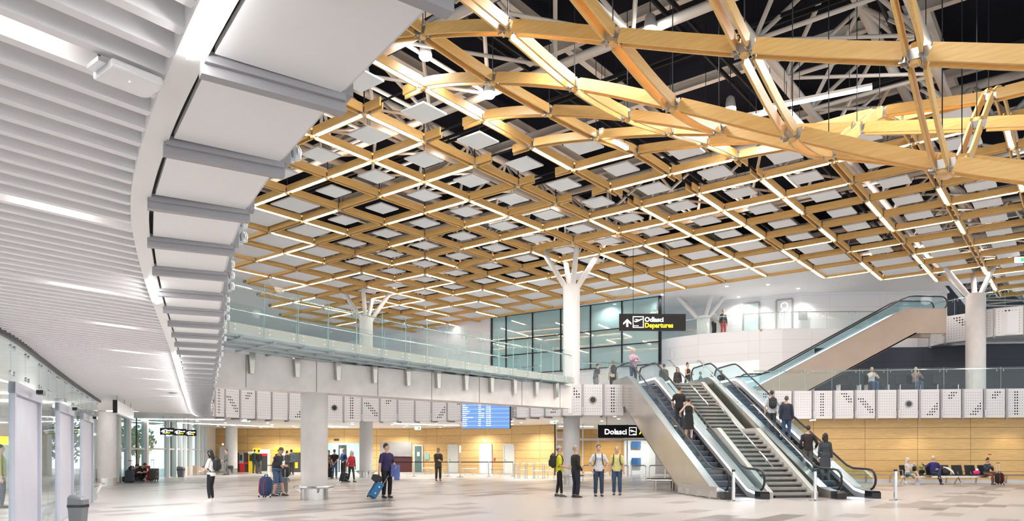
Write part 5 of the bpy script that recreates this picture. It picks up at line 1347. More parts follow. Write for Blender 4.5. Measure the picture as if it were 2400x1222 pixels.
def person(label, loc, yaw, H=1.75, girth=1., shirt=(.1, .1, .1), sleeve='short', trousers=(.05, .05, .07), leg='long', shoe=(.03, .03, .03), hair='short', hairc=(.03, .02, .015), skin=0,
           hands=None, feet=None, pelvis=.965, lean=0., bend=0., head=(0, 0), coat=0., dress=False, vox=.010, female=False, group=None, knee=(0, -1, .1), elbow=None, cap=None, print_=False):
    """standing default, faces local -Y; hands/feet: (right, left) wrist and ankle targets in a 1.75 m body; right side at -X"""
    S = H/1.75
    t = thing('person', label, 'person', loc, R(yaw), group); t.scale = (S, S, S)
    hx = .085; sh = .185*(.9 if female else 1)*(1+.35*(girth-1))
    Pc = V(0, 0, pelvis)
    # spine from pelvis to neck: lean forward by angle lean, rounded by bend
    pts = []
    for k in range(6):
        q = k/5; an = lean+bend*q; pts.append((q, an))
    sp = [Pc]; L = .50/5
    for q, an in pts[1:]: sp.append(sp[-1]+V(0, -math.sin(an)*L, math.cos(an)*L))
    N = sp[-1]; an = lean+bend
    up = V(0, -math.sin(an), math.cos(an))
    neck = N+up*.07
    hp, hy = head; ha = an*.5+hp
    hup = V(0, -math.sin(ha), math.cos(ha)); Hd = N+up*.05+hup*.145
    hrot = (Matrix.Rotation(hy, 3, 'Z') @ Matrix.Rotation(ha, 3, 'X'))
    def hl(x, y, z): return Hd+hrot @ V(x, y, z)
    shR, shL = N+V(-sh, 0, 0)-up*.085, N+V(sh, 0, 0)-up*.085
    hd = hands or (V(-.25, -.03, .80), V(.25, -.03, .80))
    ft = feet or (V(-.11, 0, .085), V(.11, 0, .085))
    el = elbow or (V(-.5, .9, -.3), V(.5, .9, -.3))
    eR, wR = ik(shR, Vector(hd[0]), .29, .255, el[0]); eL, wL = ik(shL, Vector(hd[1]), .29, .255, el[1])
    hR, hL = Pc+V(-hx, 0, -.03), Pc+V(hx, 0, -.03)
    kR, aR = ik(hR, Vector(ft[0]), .435, .42, Vector(knee)+V(-.12, 0, 0)); kL, aL = ik(hL, Vector(ft[1]), .435, .42, Vector(knee)+V(.12, 0, 0))
    g = girth
    def torso(mb, off, k0=0, z_ext=None):
        prof = [(.165, .125), (.150*g, .118*g), (.150*g, .115*g), (.165, .122), (.165, .108), (.085, .065)]
        if female: prof = [(.165, .12), (.125, .09), (.135, .10), (.15, .125), (.155, .10), (.09, .065)]
        rings = []
        if z_ext: rings.append(ell(Pc-V(0, 0, z_ext), prof[0][0]+off+(.02 if coat else 0), prof[0][1]+off))
        for k in range(k0, 6): rings.append(ell(sp[k]-(up*.02 if k == 5 else V(0, 0, 0)), prof[k][0]+off, prof[k][1]+off, tilt=math.tan(lean+bend*k/5)*-1))
        mb.loft(rings)
    body = MB()
    torso(body, -.012)
    body.tube([N-up*.05, neck, N+up*.10], [.065, .052, .055], 10)
    for a, e, w_ in ((shR, eR, wR), (shL, eL, wL)):
        body.tube([a-(a-e)*.0, a+(e-a)*.5, e, e+(w_-e)*.35, w_], [.055, .047, .040, .040, .027], 10)
        body.ball(a, .052, 6); body.tube([N+up*.02, N+(a-N)*.5+up*.012, a], [.045, .048, .05], 8)
    for h_, k_, a in ((hR, kR, aR), (hL, kL, aL)):
        body.tube([h_, h_+(k_-h_)*.5, k_, k_+(a-k_)*.35, a], [.085, .072, .053, .056, .036], 10)
        body.ball(a+V(0, -.04, -.03), .04, 5, sq=(.9, 2.2, .9))
    # hands: palm, four bent fingers, thumb
    for s, e, w_ in ((-1, eR, wR), (1, eL, wL)):
        f = (w_-e).normalized(); side = f.cross(V(s, .25, 0)).normalized()
        if side.y > 0: side = -side
        pal = f.cross(side).normalized()*-1
        if pal.dot(V(-s, -.2, 0)) < 0: pal = -pal
        body.tube([w_-f*.01, w_+f*.03, w_+f*.085], [.026, .034, .034], 8)
        for q, (o_, ln) in enumerate(((.030, .062), (.011, .072), (-.009, .068), (-.029, .052))):
            b0_ = w_+f*.08+side*o_*1.15; b1_ = b0_+f*ln*.55+pal*.012+side*o_*.25; b2_ = b1_+f*ln*.40+pal*.028
            body.tube([b0_, b1_, b2_], [.0105, .0098, .0085], 6)
        body.tube([w_+f*.025+side*.02, w_+f*.055+side*.052+pal*.01, w_+f*.085+side*.058+pal*.028], [.013, .011, .009], 6)
    # head
    body.ball(Hd, .098, 10, sq=(.80, .98, 1.18), rot=hrot); body.ball(hl(0, -.022, -.07), .062, 7, sq=(.88, 1.0, .85), rot=hrot)
    body.tube([hl(0, -.090, .012), hl(0, -.112, -.022), hl(0, -.098, -.032)], [.010, .016, .012], 6)
    for s in (-1, 1): body.ball(hl(s*.080, .008, -.01), .028, 5, sq=(.35, .7, 1.1), rot=hrot)
    hi = hrot.inverted()
    def paint(c):
        q = hi @ (c-Hd)
        if q.y < -.05:
            for s in (-1, 1):
                if ((q.x-s*.032)/.016)**2+((q.z-.012)/.009)**2 < 1: return 1
                if ((q.x-s*.034)/.022)**2+((q.z-.036)/.006)**2 < 1: return 3
            if (q.x/.026)**2+((q.z+.062)/.009)**2 < 1: return 2
        return 0
    hm = cloth(hairc, .6)
    remesh(body, 'body', [skin_m(skin), 'eye_dark', 'lip', hm], vox, t, paint)
    cv = max(vox, .012)
    # trousers
    if not dress:
        tr = MB(); tr.loft([ell(Pc-V(0, 0, .10), .168, .125), ell(Pc, .172*max(1, g*.95), .128*max(1, g*.95)), ell(sp[1]-(sp[1]-Pc)*.35, .158*g, .122*g)])
        for h_, k_, a in ((hR, kR, aR), (hL, kL, aL)):
            if leg == 'long': tr.tube([h_+V(0, 0, -.01), h_+(k_-h_)*.5, k_, k_+(a-k_)*.5, a+(k_-a)*.04], [.106, .094, .074, .070, .062], 12)
            elif leg == 'slim': tr.tube([h_+V(0, 0, -.01), h_+(k_-h_)*.5, k_, k_+(a-k_)*.4, a+(k_-a)*.08], [.098, .080, .058, .058, .042], 12)
            else: tr.tube([h_+V(0, 0, -.01), h_+(k_-h_)*.5, k_+(a-k_)*(.08 if leg == 'shorts' else .4)], [.105, .096, .086 if leg == 'shorts' else .07], 12)
        remesh(tr, 'trousers' if leg != 'shorts' else 'shorts', cloth(trousers), cv, t)
    tp = MB(); torso(tp, .014, 0 if not dress else 1, .10+coat)
    if dress: tp.loft([ell(Pc-V(0, 0, .52), .24, .21), ell(Pc-V(0, 0, .2), .20, .16), ell(Pc+V(0, 0, .02), .18, .14), ell(sp[2], .14, .115)])
    if sleeve != 'none':
        for a, e, w_ in ((shR, eR, wR), (shL, eL, wL)):
            tp.ball(a, .062, 6); tp.tube([N-up*.02, N+(a-N)*.5+up*.0, a], [.06, .062, .062], 8)
            if sleeve == 'short': tp.tube([a, a+(e-a)*.5, a+(e-a)*.85], [.062, .062, .062], 10)
            else: tp.tube([a, a+(e-a)*.5, e, e+(w_-e)*.5, w_-(w_-e)*.06], [.062, .059, .055, .049, .042], 10)
    pm_ = [cloth(shirt)]; pt = None
    if print_:
        pm_.append(cloth(print_))
        def pt(c):
            q = c-sp[3]
            return 1 if (q.y < -.09 and abs(q.x) < .085 and (-.005 < q.z < .055 or -.05 < q.z < -.035) and (math.sin(q.x*190)+math.sin(q.z*240+q.x*90)) > -.3) else 0
    remesh(tp, 'dress' if dress else ('coat' if coat > .1 else ('shirt' if sleeve != 'long' else 'jacket')), pm_, cv, t, pt)
    # shoes
    for a, k_ in ((aR, kR), (aL, kL)):
        fw = V(0, -1, 0); up_ = V(0, 0, 1)
        b = V(a.x, a.y, a.z-.085)
        MB().loft([[b+V(x*.042*wd, y, z) for x, z in ((-1, .0), (1, .0), (1.0, hh*.6), (.6, hh), (-.6, hh), (-1.0, hh*.6))] for y, wd, hh in ((.075, .7, .06), (.05, 1, .10), (-.02, 1, .095), (-.09, 1.12, .062), (-.15, 1.0, .05), (-.19, .5, .032))]).build('shoe', cloth(shoe, .5), t, smooth=True, world=False)
    # hair
    if hair != 'bald':
        mb = MB(); mb.ball(V(0, .016, .020), .102, 12, sq=(.83, .98, 1.10))
        vs = []
        for v in mb.v:
            lim = .062-(v.y+.09)*(.62 if hair != 'thin' else .35)
            if v.y > .055: lim = -.075 if hair != 'thin' else -.04
            vs.append(Hd+hrot @ V(v.x, v.y, max(v.z, lim)))
        mb.v = vs
        if hair in ('long', 'bun'):
            if hair == 'long':
                mb.loft([[hl(x*sx_, .045+y*sy_, z) for x, y in ((-1, 0), (-.7, .8), (0, 1), (.7, .8), (1, 0), (.6, -.5), (-.6, -.5))] for z, sx_, sy_ in ((.10, .05, .05), (.02, .088, .068), (-.10, .092, .066), (-.20, .085, .06), (-.30, .06, .04))])
                for s in (-1, 1): mb.tube([hl(s*.072, -.03, .06), hl(s*.088, -.02, -.04), hl(s*.085, -.015, -.14), hl(s*.07, -.02, -.24)], [.022, .026, .026, .012], 8)
            else: mb.ball(hl(0, .045, .125), .048, 7)
        remesh(mb, 'hair', hm, max(vox, .009), t)
    if cap:
        mb = MB(); mb.ball(V(0, .012, .028), .112, 10, sq=(.84, .98, 1.0)); mb.v = [Hd+hrot @ V(v.x, v.y, max(v.z, .035)) for v in mb.v]
        mb.loft([[hl(x*w_, y, z) for x in (-1, -.5, 0, .5, 1)]+[hl(x*w_, y, z-.01) for x in (1, .5, 0, -.5, -1)] for y, w_, z in ((-.06, .075, .045), (-.13, .07, .04), (-.175, .045, .03))])
        mb.build('cap', cloth(cap), t, smooth=True, world=False)
    t['_sp'] = 0; del t['_sp']
    bpy.context.view_layer.update(); mw = t.matrix_world
    return dict(root=t, mw=mw, N=mw @ N, back=mw @ (sp[3]+V(0, .12, 0)), wR=mw @ wR, wL=mw @ wL, sp=sp, up=up, S=S, yaw=R(yaw), shR=shR, shL=shL, Hd=Hd, hR=wR, hL=wL)
def rounded(mb, c, size, r=.2, n=6, mi=0):
    """pillow-like box lofted along z"""
    x, y, z = [q/2 for q in size]; c = Vector(c); rings = []
    for k in range(n+1):
        q = -1+2*k/n; s = (1-abs(q)**4)**.25*(1-r)+r if abs(q) < 1 else r*1.6
        rings.append([c+V(x*s*math.copysign(abs(math.cos(a))**.5, math.cos(a)), y*s*math.copysign(abs(math.sin(a))**.5, math.sin(a)), z*q) for a in (2*math.pi*j/20+.157 for j in range(20))])
    return mb.loft(rings, mi)
def backpack(pr, label, col, size=(.30, .17, .46), strap=True, dz=0.):
    """worn on a person's back; straps run over both shoulders"""
    t = thing('backpack', label, 'backpack', pr['root'].location, pr['yaw']); t.scale = pr['root'].scale; sp = pr['sp']
    c = (sp[2]+sp[4])/2+V(0, .115+size[1]/2, dz); m = cloth(col, .7)
    rounded(MB(), c, size).build('bag', m, t, smooth=True, world=False)
    rounded(MB(), c+V(0, size[1]*.5, -size[2]*.14), (size[0]*.76, size[1]*.4, size[2]*.5)).build('pocket', m, t, smooth=True, world=False)
    for s in (-1, 1):
        sh = pr['shR'] if s < 0 else pr['shL']; q = V(sh.x*.62, sh.y, sh.z)
        MB().tube([q+V(0, .13, -.02), q+V(0, .06, .085), q+V(0, -.02, .10), q+V(0, -.10, .03), q+V(0, -.135, -.10), q+V(s*.03, -.10, -.26), q+V(s*.05, .06, -.34)], .016, 6).build('strap', m, t, smooth=True, world=False)
    MB().tube([c+V(-.04, 0, size[2]/2-.01), c+V(-.03, 0, size[2]/2+.03), c+V(.03, 0, size[2]/2+.03), c+V(.04, 0, size[2]/2-.01)], .010, 6).build('grab_handle', m, t, smooth=True, world=False)
    return t
def phone(pr, label, which='wR', dz=.07):
    t = MB(); c = pr[which]+V(0, 0, dz); t.box(c, (.075, .012, .15), pr['yaw'], rot=Matrix.Rotation(pr['yaw'], 3, 'Z') @ Matrix.Rotation(R(-50), 3, 'X'))
    return tag(t.build('phone', 'black_gloss'), label, 'phone')
def suitcase(loc, rz, size, label, col, tilt=0., handle=.42, trim=(.02, .02, .02), stripes=None, soft=False):
    """wheeled suitcase: shell, wheels, telescopic handle; local Y is its depth, tilt leans it about X"""
    w_, d_, h_ = size; t = thing('suitcase', label, 'suitcase', loc, rz); rot = Matrix.Rotation(tilt, 3, 'X'); m = cloth(col, .45 if not soft else .85)
    def bl(mb, n, mm, smooth=False): mb.v = [rot @ v for v in mb.v]; return mb.build(n, mm, t, smooth=smooth, world=False)
    mb = MB()
    if soft: rounded(mb, (0, 0, .06+h_/2), (w_, d_, h_), .35)
    else: mb.box((0, 0, .06+h_/2), (w_, d_, h_))
    o = bl(mb, 'shell', m, soft)
    if not soft: bevel(o, .035, 3)
    if not soft:
        for q in (-.3, -.1, .1, .3): bl(MB().box((w_*q, -d_/2-.004, .06+h_/2), (w_*.05, .012, h_*.8)), 'rib', m)
        for z in (.28, .72): bl(MB().box((w_/2+.004, 0, .06+h_*z), (.012, .05, .05)), 'lock', 'zinc')
    if stripes:
        for k in range(7): bl(MB().box((0, -d_/2-.006, .06+h_*(.1+.13*k)), (w_*.9, .008, h_*.05)), 'stripe', cloth(stripes))
    if soft:
        for q in (-.25, .25): bl(MB().tube([(w_*q, -d_/2*.9, .12), (w_*q, -d_/2-.015, .06+h_*.4), (w_*q, -d_/2*.95, .06+h_*.85)], .014, 6), 'strap', cloth((.45, .02, .03)), True)
        bl(MB().tube([(-w_*.2, 0, .06+h_-.02), (-w_*.15, 0, .06+h_+.06), (w_*.15, 0, .06+h_+.06), (w_*.2, 0, .06+h_-.02)], .018, 6), 'top_handle', cloth((.03, .03, .06)), True)
    for x in (-.38, .38):
        for y in (-.32, .32): bl(MB().tube([(w_*x-.012, d_*y, .03), (w_*x+.012, d_*y, .03)], .03, 10), 'wheel', 'rubber')
    if handle:
        for x in (-.22, .22): bl(MB().tube([(w_*x, d_*.38, .06+h_-.02), (w_*x, d_*.38, .06+h_+handle)], .010, 6), 'handle_tube', 'zinc', True)
        bl(MB().tube([(-w_*.25, d_*.38, .06+h_+handle), (w_*.25, d_*.38, .06+h_+handle)], .016, 6), 'handle_grip', 'rubber', True)
    return t
def F0(u, v): return Pz(u, v, 0)
# --- hall floor, from left to right
P1 = person('young woman with long black hair in white T-shirt and black leggings reading her phone', F0(495, 1176.5), -95, 1.62, shirt=(.80, .80, .80), trousers=(.02, .02, .025), leg='slim', shoe=(.75, .75, .75), hair='long', hairc=(.012, .01, .01), skin=2, hands=(V(-.10, -.30, 1.10), V(.13, -.30, 1.02)), head=(.35, 0), female=True, vox=.0075)
backpack(P1, 'black backpack on the woman in white T-shirt', (.018, .018, .02)); phone(P1, 'phone held by the woman in white T-shirt', 'wR', .10)
P2 = person('heavy man in dark shirt and denim shorts leaning forward with folded arms', F0(648, 1163.5), 75, 1.74, 1.3, shirt=(.035, .035, .045), trousers=(.07, .12, .22), leg='shorts', shoe=(.02, .02, .02), hairc=(.12, .10, .09), hands=(V(.10, -.24, 1.08), V(-.06, -.27, 1.05)), feet=(V(-.10, .05, .085), V(.12, -.22, .085)), head=(.45, 0), lean=.10, bend=.15, pelvis=.95, vox=.0075)
suitcase(F0(620, 1167)+V(0, 0, 0), R(-25), (.40, .34, .66), 'navy blue wheeled duffel with red straps before the leaning man', (.025, .05, .13), tilt=R(-6), handle=.40, soft=True)
suitcase(F0(646, 1162), R(15), (.36, .24, .48), 'striped grey blue suitcase behind the leaning man', (.09, .12, .18), handle=.3, stripes=(.5, .52, .56)); suitcase(F0(662, 1158), R(10), (.38, .26, .56), 'grey suitcase at the feet of the leaning man', (.16, .16, .15), handle=.3)
b = F0(667, 1156); t = thing('backpack', 'black rucksack hung behind the leaning man', 'backpack', b); rounded(MB(), b+V(0, .1, .82), (.3, .2, .5)).build('bag', 'leather_black', t, smooth=True); MB().tube([b+V(.1, 0, .6), b+V(.2, -.03, .5), b+V(.16, 0, .42)], .014, 6).build('strap', 'leather_black', t, smooth=True); MB().tube([b+V(0, .1, .05), b+V(0, .1, .62)], .02, 6).build('support', 'zinc', t)
P3 = person('man in navy polo shirt looking right with folded blue jacket and suitcase', F0(906, 1167.5), 40, 1.83, shirt=(.03, .022, .085), trousers=(.012, .012, .018), shoe=(.015, .015, .015), hairc=(.05, .04, .035), hands=(V(-.30, -.04, .80), V(.17, -.28, 1.02)), head=(0, R(45)), vox=.0075)
W = P3['wR']; sc = F0(868, 1169)
suitcase(sc, R(-62), (.36, .25, .56), 'bright blue wheeled cabin suitcase pulled by the man in navy polo', (.02, .16, .36), tilt=R(-33), handle=.36)
t = thing('shoulder_bag', 'black bag riding on top of the blue suitcase', 'bag', sc+V(.16, .06, .56)); rounded(MB(), (0, 0, .12), (.36, .2, .26)).xf(Matrix.Rotation(R(25), 4, 'Y')).build('bag', 'leather_black', t, smooth=True, world=False)
t = thing('jacket', 'folded periwinkle blue jacket over the arm of the man in navy polo', 'jacket', P3['wL']); mb = MB()
mb.loft([[V(x*.15+math.sin(y*9+z*6)*.012, y*.07, z) for x, y in ((-1, -.6), (-.4, -1), (.4, -1), (1, -.6), (1, .6), (.4, 1), (-.4, 1), (-1, .6))] for z in (.06, .0, -.1, -.22, -.34)]); mb.loft([[V(.05+x*.09, -.05+y*.05, z) for x, y in ((-1, -.6), (.4, -1), (1, -.6), (1, .6), (-.4, 1), (-1, .6))] for z in (.04, -.1, -.3, -.46)])
mb.build('cloth', cloth((.12, .18, .45)), t, smooth=True, world=False)
P4 = person('man in flat cap and olive jacket checking his phone by the belt barriers', F0(1027, 1127), 15, 1.76, shirt=(.06, .052, .035), sleeve='long', trousers=(.015, .015, .015), hairc=(.1, .09, .08), hands=(V(-.06, -.28, 1.12), V(.10, -.28, 1.08)), head=(.25, 0), coat=.12, cap=(.25, .19, .10), vox=.010)
backpack(P4, 'dark backpack of the man in flat cap', (.02, .02, .02)); phone(P4, 'phone held by the man in flat cap', 'wR', .08)
P5 = person('man in yellow T-shirt and grey cap with hands forward', F0(1311, 1165), 85, 1.74, shirt=(.62, .60, .02), trousers=(.012, .012, .012), leg='slim', shoe=(.10, .10, .09), hairc=(.1, .08, .07), hands=(V(-.12, -.27, 1.02), V(.14, -.27, 1.05)), feet=(V(-.13, -.08, .085), V(.13, .10, .085)), cap=(.32, .33, .34), vox=.0075)
backpack(P5, 'large black backpack on the man in yellow T-shirt', (.018, .016, .016), (.32, .22, .52))
P6 = person('balding man in black padded jacket standing in front of the white column', F0(1349, 1167), 118, 1.76, shirt=(.015, .016, .018), sleeve='long', trousers=(.016, .018, .032), shoe=(.05, .035, .03), hair='thin', hairc=(.32, .27, .24), hands=(V(-.22, -.12, .92), V(.18, -.26, 1.02)), vox=.0075)
P7 = person('man in white printed T-shirt with backpack straps and hands in pockets', F0(1403, 1164), 0, 1.79, shirt=(.66, .66, .70), trousers=(.035, .06, .10), shoe=(.03, .025, .025), hairc=(.03, .022, .018), hands=(V(-.235, -.09, .90), V(.235, -.09, .90)), elbow=(V(-1, .5, 0), V(1, .5, 0)), vox=.0075, print_=(.22, .22, .36))
backpack(P7, 'dark backpack of the man in white printed T-shirt', (.02, .02, .022))
P8 = person('grey-haired man in pale yellow T-shirt and jeans holding a ticket', F0(1446, 1161), -12, 1.74, 1.05, shirt=(.66, .62, .26), trousers=(.045, .085, .16), shoe=(.05, .05, .055), hairc=(.33, .32, .30), hands=(V(-.26, -.05, .80), V(.27, -.10, .78)), vox=.0075)
backpack(P8, 'black backpack of the grey-haired man in pale yellow', (.016, .016, .018)); tag(MB().box(P8['wL']+V(-.02, -.05, -.12), (.06, .01, .10), R(20)).build('ticket', 'white_gloss'), 'white ticket in the hand of the man in pale yellow', 'ticket')
# the pair crouching beside the thick column
q = F0(300, 1131)
PA = person('crouching man in dark jacket bent forward beside a small suitcase', q, 78, 1.75, 1.1, shirt=(.02, .024, .032), sleeve='long', trousers=(.015, .015, .016), hairc=(.05, .045, .04), pelvis=.40, lean=.55, bend=.55, hands=(V(-.10, -.62, .50), V(.12, -.62, .50)), feet=(V(-.13, -.22, .085), V(.13, -.10, .085)), head=(.3, 0), knee=(0, -1, .6), vox=.010, group='pair crouching by the left facade')
PB = person('crouching man in black T-shirt leaning over a red toy-like trolley', F0(322, 1129), 72, 1.72, shirt=(.015, .015, .016), trousers=(.015, .015, .016), hairc=(.045, .04, .03), pelvis=.40, lean=.50, bend=.45, hands=(V(-.10, -.62, .52), V(.12, -.66, .56)), feet=(V(-.13, -.26, .085), V(.13, -.16, .085)), head=(.35, 0), knee=(0, -1, .6), vox=.010, group='pair crouching by the left facade')
tag(bevel(MB().box(q+V(-.05, .1, .16), (.5, .36, .28)).build('holdall', 'leather_black'), .06, 3), 'dark holdall under the crouching man beside the thick column', 'bag')
tag(bevel(MB().box(F0(322, 1129)+V(0, .1, .16), (.4, .34, .28)).build('holdall', 'charcoal'), .06, 3), 'dark holdall under the crouching man in black T-shirt', 'bag')
suitcase(F0(304, 1132), R(20), (.42, .28, .56), 'blue grey suitcase with raised handle before the crouching pair', (.035, .05, .075), handle=.5)
suitcase(F0(354, 1130), R(-15), (.36, .3, .55), 'charcoal suitcase standing alone before the far left windows', (.05, .05, .045), handle=.55, soft=True); suitcase(F0(361, 1128), R(-10), (.40, .3, .62), 'grey suitcase behind the charcoal one before the windows', (.07, .075, .07), handle=0)
c = F0(334, 1126); t = thing('luggage_cart', 'red luggage cart beside the crouching pair', 'cart', c, R(10)); MB().box((0, 0, .16), (.8, .5, .06)).build('platform', 'red_gloss', t, world=False); MB().box((.05, 0, .72), (.7, .06, .16)).build('panel', 'red_gloss', t, world=False)
for x in (-.2, 0, .2, .34): MB().box((x, 0, .48), (.07, .05, .42)).build('bar', 'red_gloss', t, world=False)
for x in (-.32, .32): MB().tube([(x, -.2, .07), (x, -.16, .07)], .07, 10).build('wheel', 'rubber', t, world=False)
# waiting group before the shop front
person('woman in patterned top half hidden by the big concrete column', F0(771, 1119), 30, 1.66, shirt=(.20, .10, .09), trousers=(.04, .015, .015), hairc=(.06, .035, .02), female=True, hands=(V(-.12, -.26, 1.05), V(.12, -.26, 1.05)), vox=.012, print_=(.5, .45, .4))
person('man in black shirt and jeans with hands clasped behind his back', F0(784, 1121), 178, 1.70, 1.2, shirt=(.02, .016, .016), trousers=(.09, .13, .26), shoe=(.12, .14, .2), hair='thin', hairc=(.12, .08, .06), hands=(V(-.06, .20, .92), V(.06, .21, .90)), elbow=(V(-1, .3, 0), V(1, .3, 0)), vox=.012)
person('man in blue jacket talking beside the man in black shirt', F0(805, 1117), -35, 1.78, shirt=(.03, .06, .15), sleeve='long', trousers=(.02, .02, .025), hairc=(.15, .13, .12), hands=(V(-.12, -.26, 1.05), V(.2, -.15, .95)), vox=.012)
P9 = person('blonde woman in red jacket walking with a dark trolley bag', F0(823, 1131), 50, 1.62, shirt=(.42, .02, .03), sleeve='long', trousers=(.015, .015, .015), leg='slim', hair='long', hairc=(.50, .42, .34), hands=(V(-.28, .05, .80), V(.25, -.05, .85)), feet=(V(-.09, .16, .10), V(.09, -.16, .085)), lean=.12, female=True, vox=.012)
suitcase(F0(803, 1131), R(-30), (.36, .26, .44), 'dark trolley bag pulled by the blonde woman in red', (.02, .022, .026), tilt=R(-20), handle=.42); suitcase(F0(771, 1122), R(0), (.4, .28, .6), 'black suitcase beside the woman in patterned top', (.015, .015, .016), handle=.3)
# people at the cash machines
for u, v, yaw, h, sc_, tc, lab, kw in [(597, 1110, 178, 1.76, (.025, .05, .03), (.05, .06, .07), 'person in dark green jacket at the yellow cash machine', {}), (607, 1111, 170, 1.72, (.02, .016, .014), (.10, .11, .12), 'person in black jacket beside the yellow cash machine', {}),
                                       (653, 1110, 175, 1.74, (.015, .017, .016), (.02, .02, .03), 'person in black top between the two yellow signs', {}), (673, 1114, 165, 1.64, (.10, .085, .085), (.07, .05, .045), 'person in grey brown clothes at the grey cash machine', {'female': True}),
                                       (683, 1113, 178, 1.72, (.17, .24, .28), (.06, .055, .05), 'person in pale blue jacket with a teal backpack', {})]:
    pr = person(lab, F0(u, v), yaw, h, shirt=sc_, sleeve='long', trousers=tc, hairc=(.03, .025, .02), hands=(V(-.12, -.25, 1.05), V(.12, -.25, 1.05)), vox=.013, **kw)
    if u == 683: backpack(pr, 'teal grey backpack on the person at the cash machines', (.16, .25, .24))
suitcase(F0(661, 1111), R(5), (.36, .26, .5), 'royal blue suitcase on the floor by the cash machines', (.02, .05, .25), handle=.2)
person('person in grey with dark bag walking before the back left column', F0(530, 1114), -60, 1.74, shirt=(.15, .15, .15), sleeve='long', trousers=(.17, .17, .16), hairc=(.08, .07, .06), hands=(V(-.15, -.22, 1.0), V(.15, -.22, 1.0)), feet=(V(-.1, .12, .085), V(.1, -.12, .085)), vox=.013)
person('person in yellow jacket seen through the glass screen', V(-14.2, 20.2, 0), 120, 1.74, shirt=(.45, .38, .10), sleeve='long', trousers=(.06, .09, .16), hairc=(.08, .06, .05), vox=.014)
# bench sitters
def sit(x, dy=0., z=.50): return V(x, by-.02+dy, 0)
PSIT = dict(pelvis=.56, knee=(0, -1, .9))
person('white-haired woman in white blouse and green trousers drinking on the bench', sit(SEATX[0]), 28, 1.64, shirt=(.62, .56, .55), sleeve='long', trousers=(.13, .20, .17), leg='crop', shoe=(.30, .42, .68), hair='long', hairc=(.62, .60, .55), skin=0, hands=(V(.02, -.27, 1.02), V(.12, -.26, 1.04)), feet=(V(-.06, -.50, .085), V(.02, -.62, .28)), head=(.1, 0), female=True, vox=.009, lean=-.02, **PSIT)
person('bald man in blue sweater and navy trousers sitting with crossed legs', sit(SEATX[2]), -5, 1.76, 1.2, shirt=(.022, .022, .13), sleeve='long', trousers=(.02, .028, .06), hair='thin', hairc=(.5, .48, .45), shoe=(.03, .03, .035), hands=(V(-.48, .12, .98), V(.08, -.22, .72)), feet=(V(.14, -.38, .085), V(-.05, -.58, .34)), elbow=(V(-.3, .3, -1), V(1, .3, -.2)), lean=-.12, vox=.009, **PSIT)
PG = person('girl with dark hair bun and glasses bent over her phone on the bench', sit(SEATX[6]), 12, 1.62, shirt=(.035, .045, .075), sleeve='long', trousers=(.20, .075, .045), hair='bun', hairc=(.025, .015, .012), shoe=(.05, .05, .055), hands=(V(-.06, -.28, .98), V(.10, -.26, .92)), feet=(V(-.05, -.42, .085), V(.12, -.46, .20)), head=(.4, 0), female=True, vox=.009, **PSIT)
phone(PG, 'phone held by the girl on the bench', 'wR', .06)
suitcase(V(SEATX[6]+.22, by-.62, 0), R(8), (.40, .26, .50), 'black suitcase with raised handle before the girl on the bench', (.012, .012, .012), handle=.48, soft=True)
c = V(SEATX[1], by-.02, .475); t = thing('backpack', 'olive green rucksack standing on the second seat', 'backpack', c); rounded(MB(), c+V(0, .06, .23), (.40, .22, .46)).xf(Matrix.Identity(4)).build('bag', 'khaki', t, smooth=True); rounded(MB(), c+V(.02, -.06, .14), (.28, .08, .18)).build('pocket', 'black_steel', t, smooth=True); MB().tube([c+V(-.1, -.05, .40), c+V(0, -.07, .28), c+V(.1, -.05, .40)], .014, 6).build('strap', 'black_steel', t, smooth=True)
c = V(SEATX[3]-.05, by, .475); t = thing('coat', 'black coat with white lining heaped on the middle seat', 'coat', c); rounded(MB(), c+V(-.05, .02, .16), (.42, .34, .34), .5).build('cloth', 'leather_black', t, smooth=True); mb = MB(); mb.tube([c+V(-.16, -.04, .36), c+V(0, -.15, .30), c+V(.18, -.18, .15), c+V(.26, -.20, .02)], [.03, .05, .06, .03], 8); mb.build('lining', 'white_paint', t, smooth=True)
c = V(SEATX[5]+.12, by-.05, .475); t = thing('bag', 'small bright pink bag on the sixth seat', 'bag', c); rounded(MB(), c+V(0, 0, .09), (.28, .18, .19), .4).build('bag', 'pink', t, smooth=True); MB().ball(c+V(.03, 0, .22), .07, 6).build('white_top', 'white_paint', t, smooth=True)
# riders on the escalators: position from picture column and step height
def rider(base, tt, lat, zoff=0.):
    rz = RZ; e = V(-math.sin(rz), math.cos(rz), 0); l = V(math.cos(rz), math.sin(rz), 0)
    p = V(base[0], base[1], 0)+e*tt+l*lat; n = round((tt-1.0)/.40)
    y = 1.5-.5+n*.40
    p = V(base[0], base[1], 0)+e*(y+.2)+l*lat
    return V(p.x, p.y, max(.02, (y-1.5+.25)*TAN)+.012)
E1, E2 = (7.72, 23.7), (11.58, 24.1)
person('woman in black dress on the left escalator holding the handrail', rider(E1, 4.9, .12), 160, 1.66, shirt=(.012, .012, .013), sleeve='none', dress=True, hairc=(.03, .02, .015), hair='short', shoe=(.05, .05, .06), hands=(V(-.05, -.40, 1.15), V(.36, -.16, 1.06)), female=True, vox=.010)
person('man in black shirt one step above the woman in black dress', rider(E1, 5.7, .05), 170, 1.76, shirt=(.014, .013, .014), trousers=(.02, .02, .025), hairc=(.06, .045, .04), hands=(V(-.25, -.05, .85), V(.25, -.15, .95)), vox=.012)
PR = person('man in white T-shirt with dark backpack riding the right escalator', rider(E2, 5.4, -.12), 172, 1.80, shirt=(.50, .52, .55), trousers=(.03, .03, .035), hairc=(.04, .03, .025), hands=(V(-.3, -.1, .95), V(.25, -.05, .85)), vox=.012)
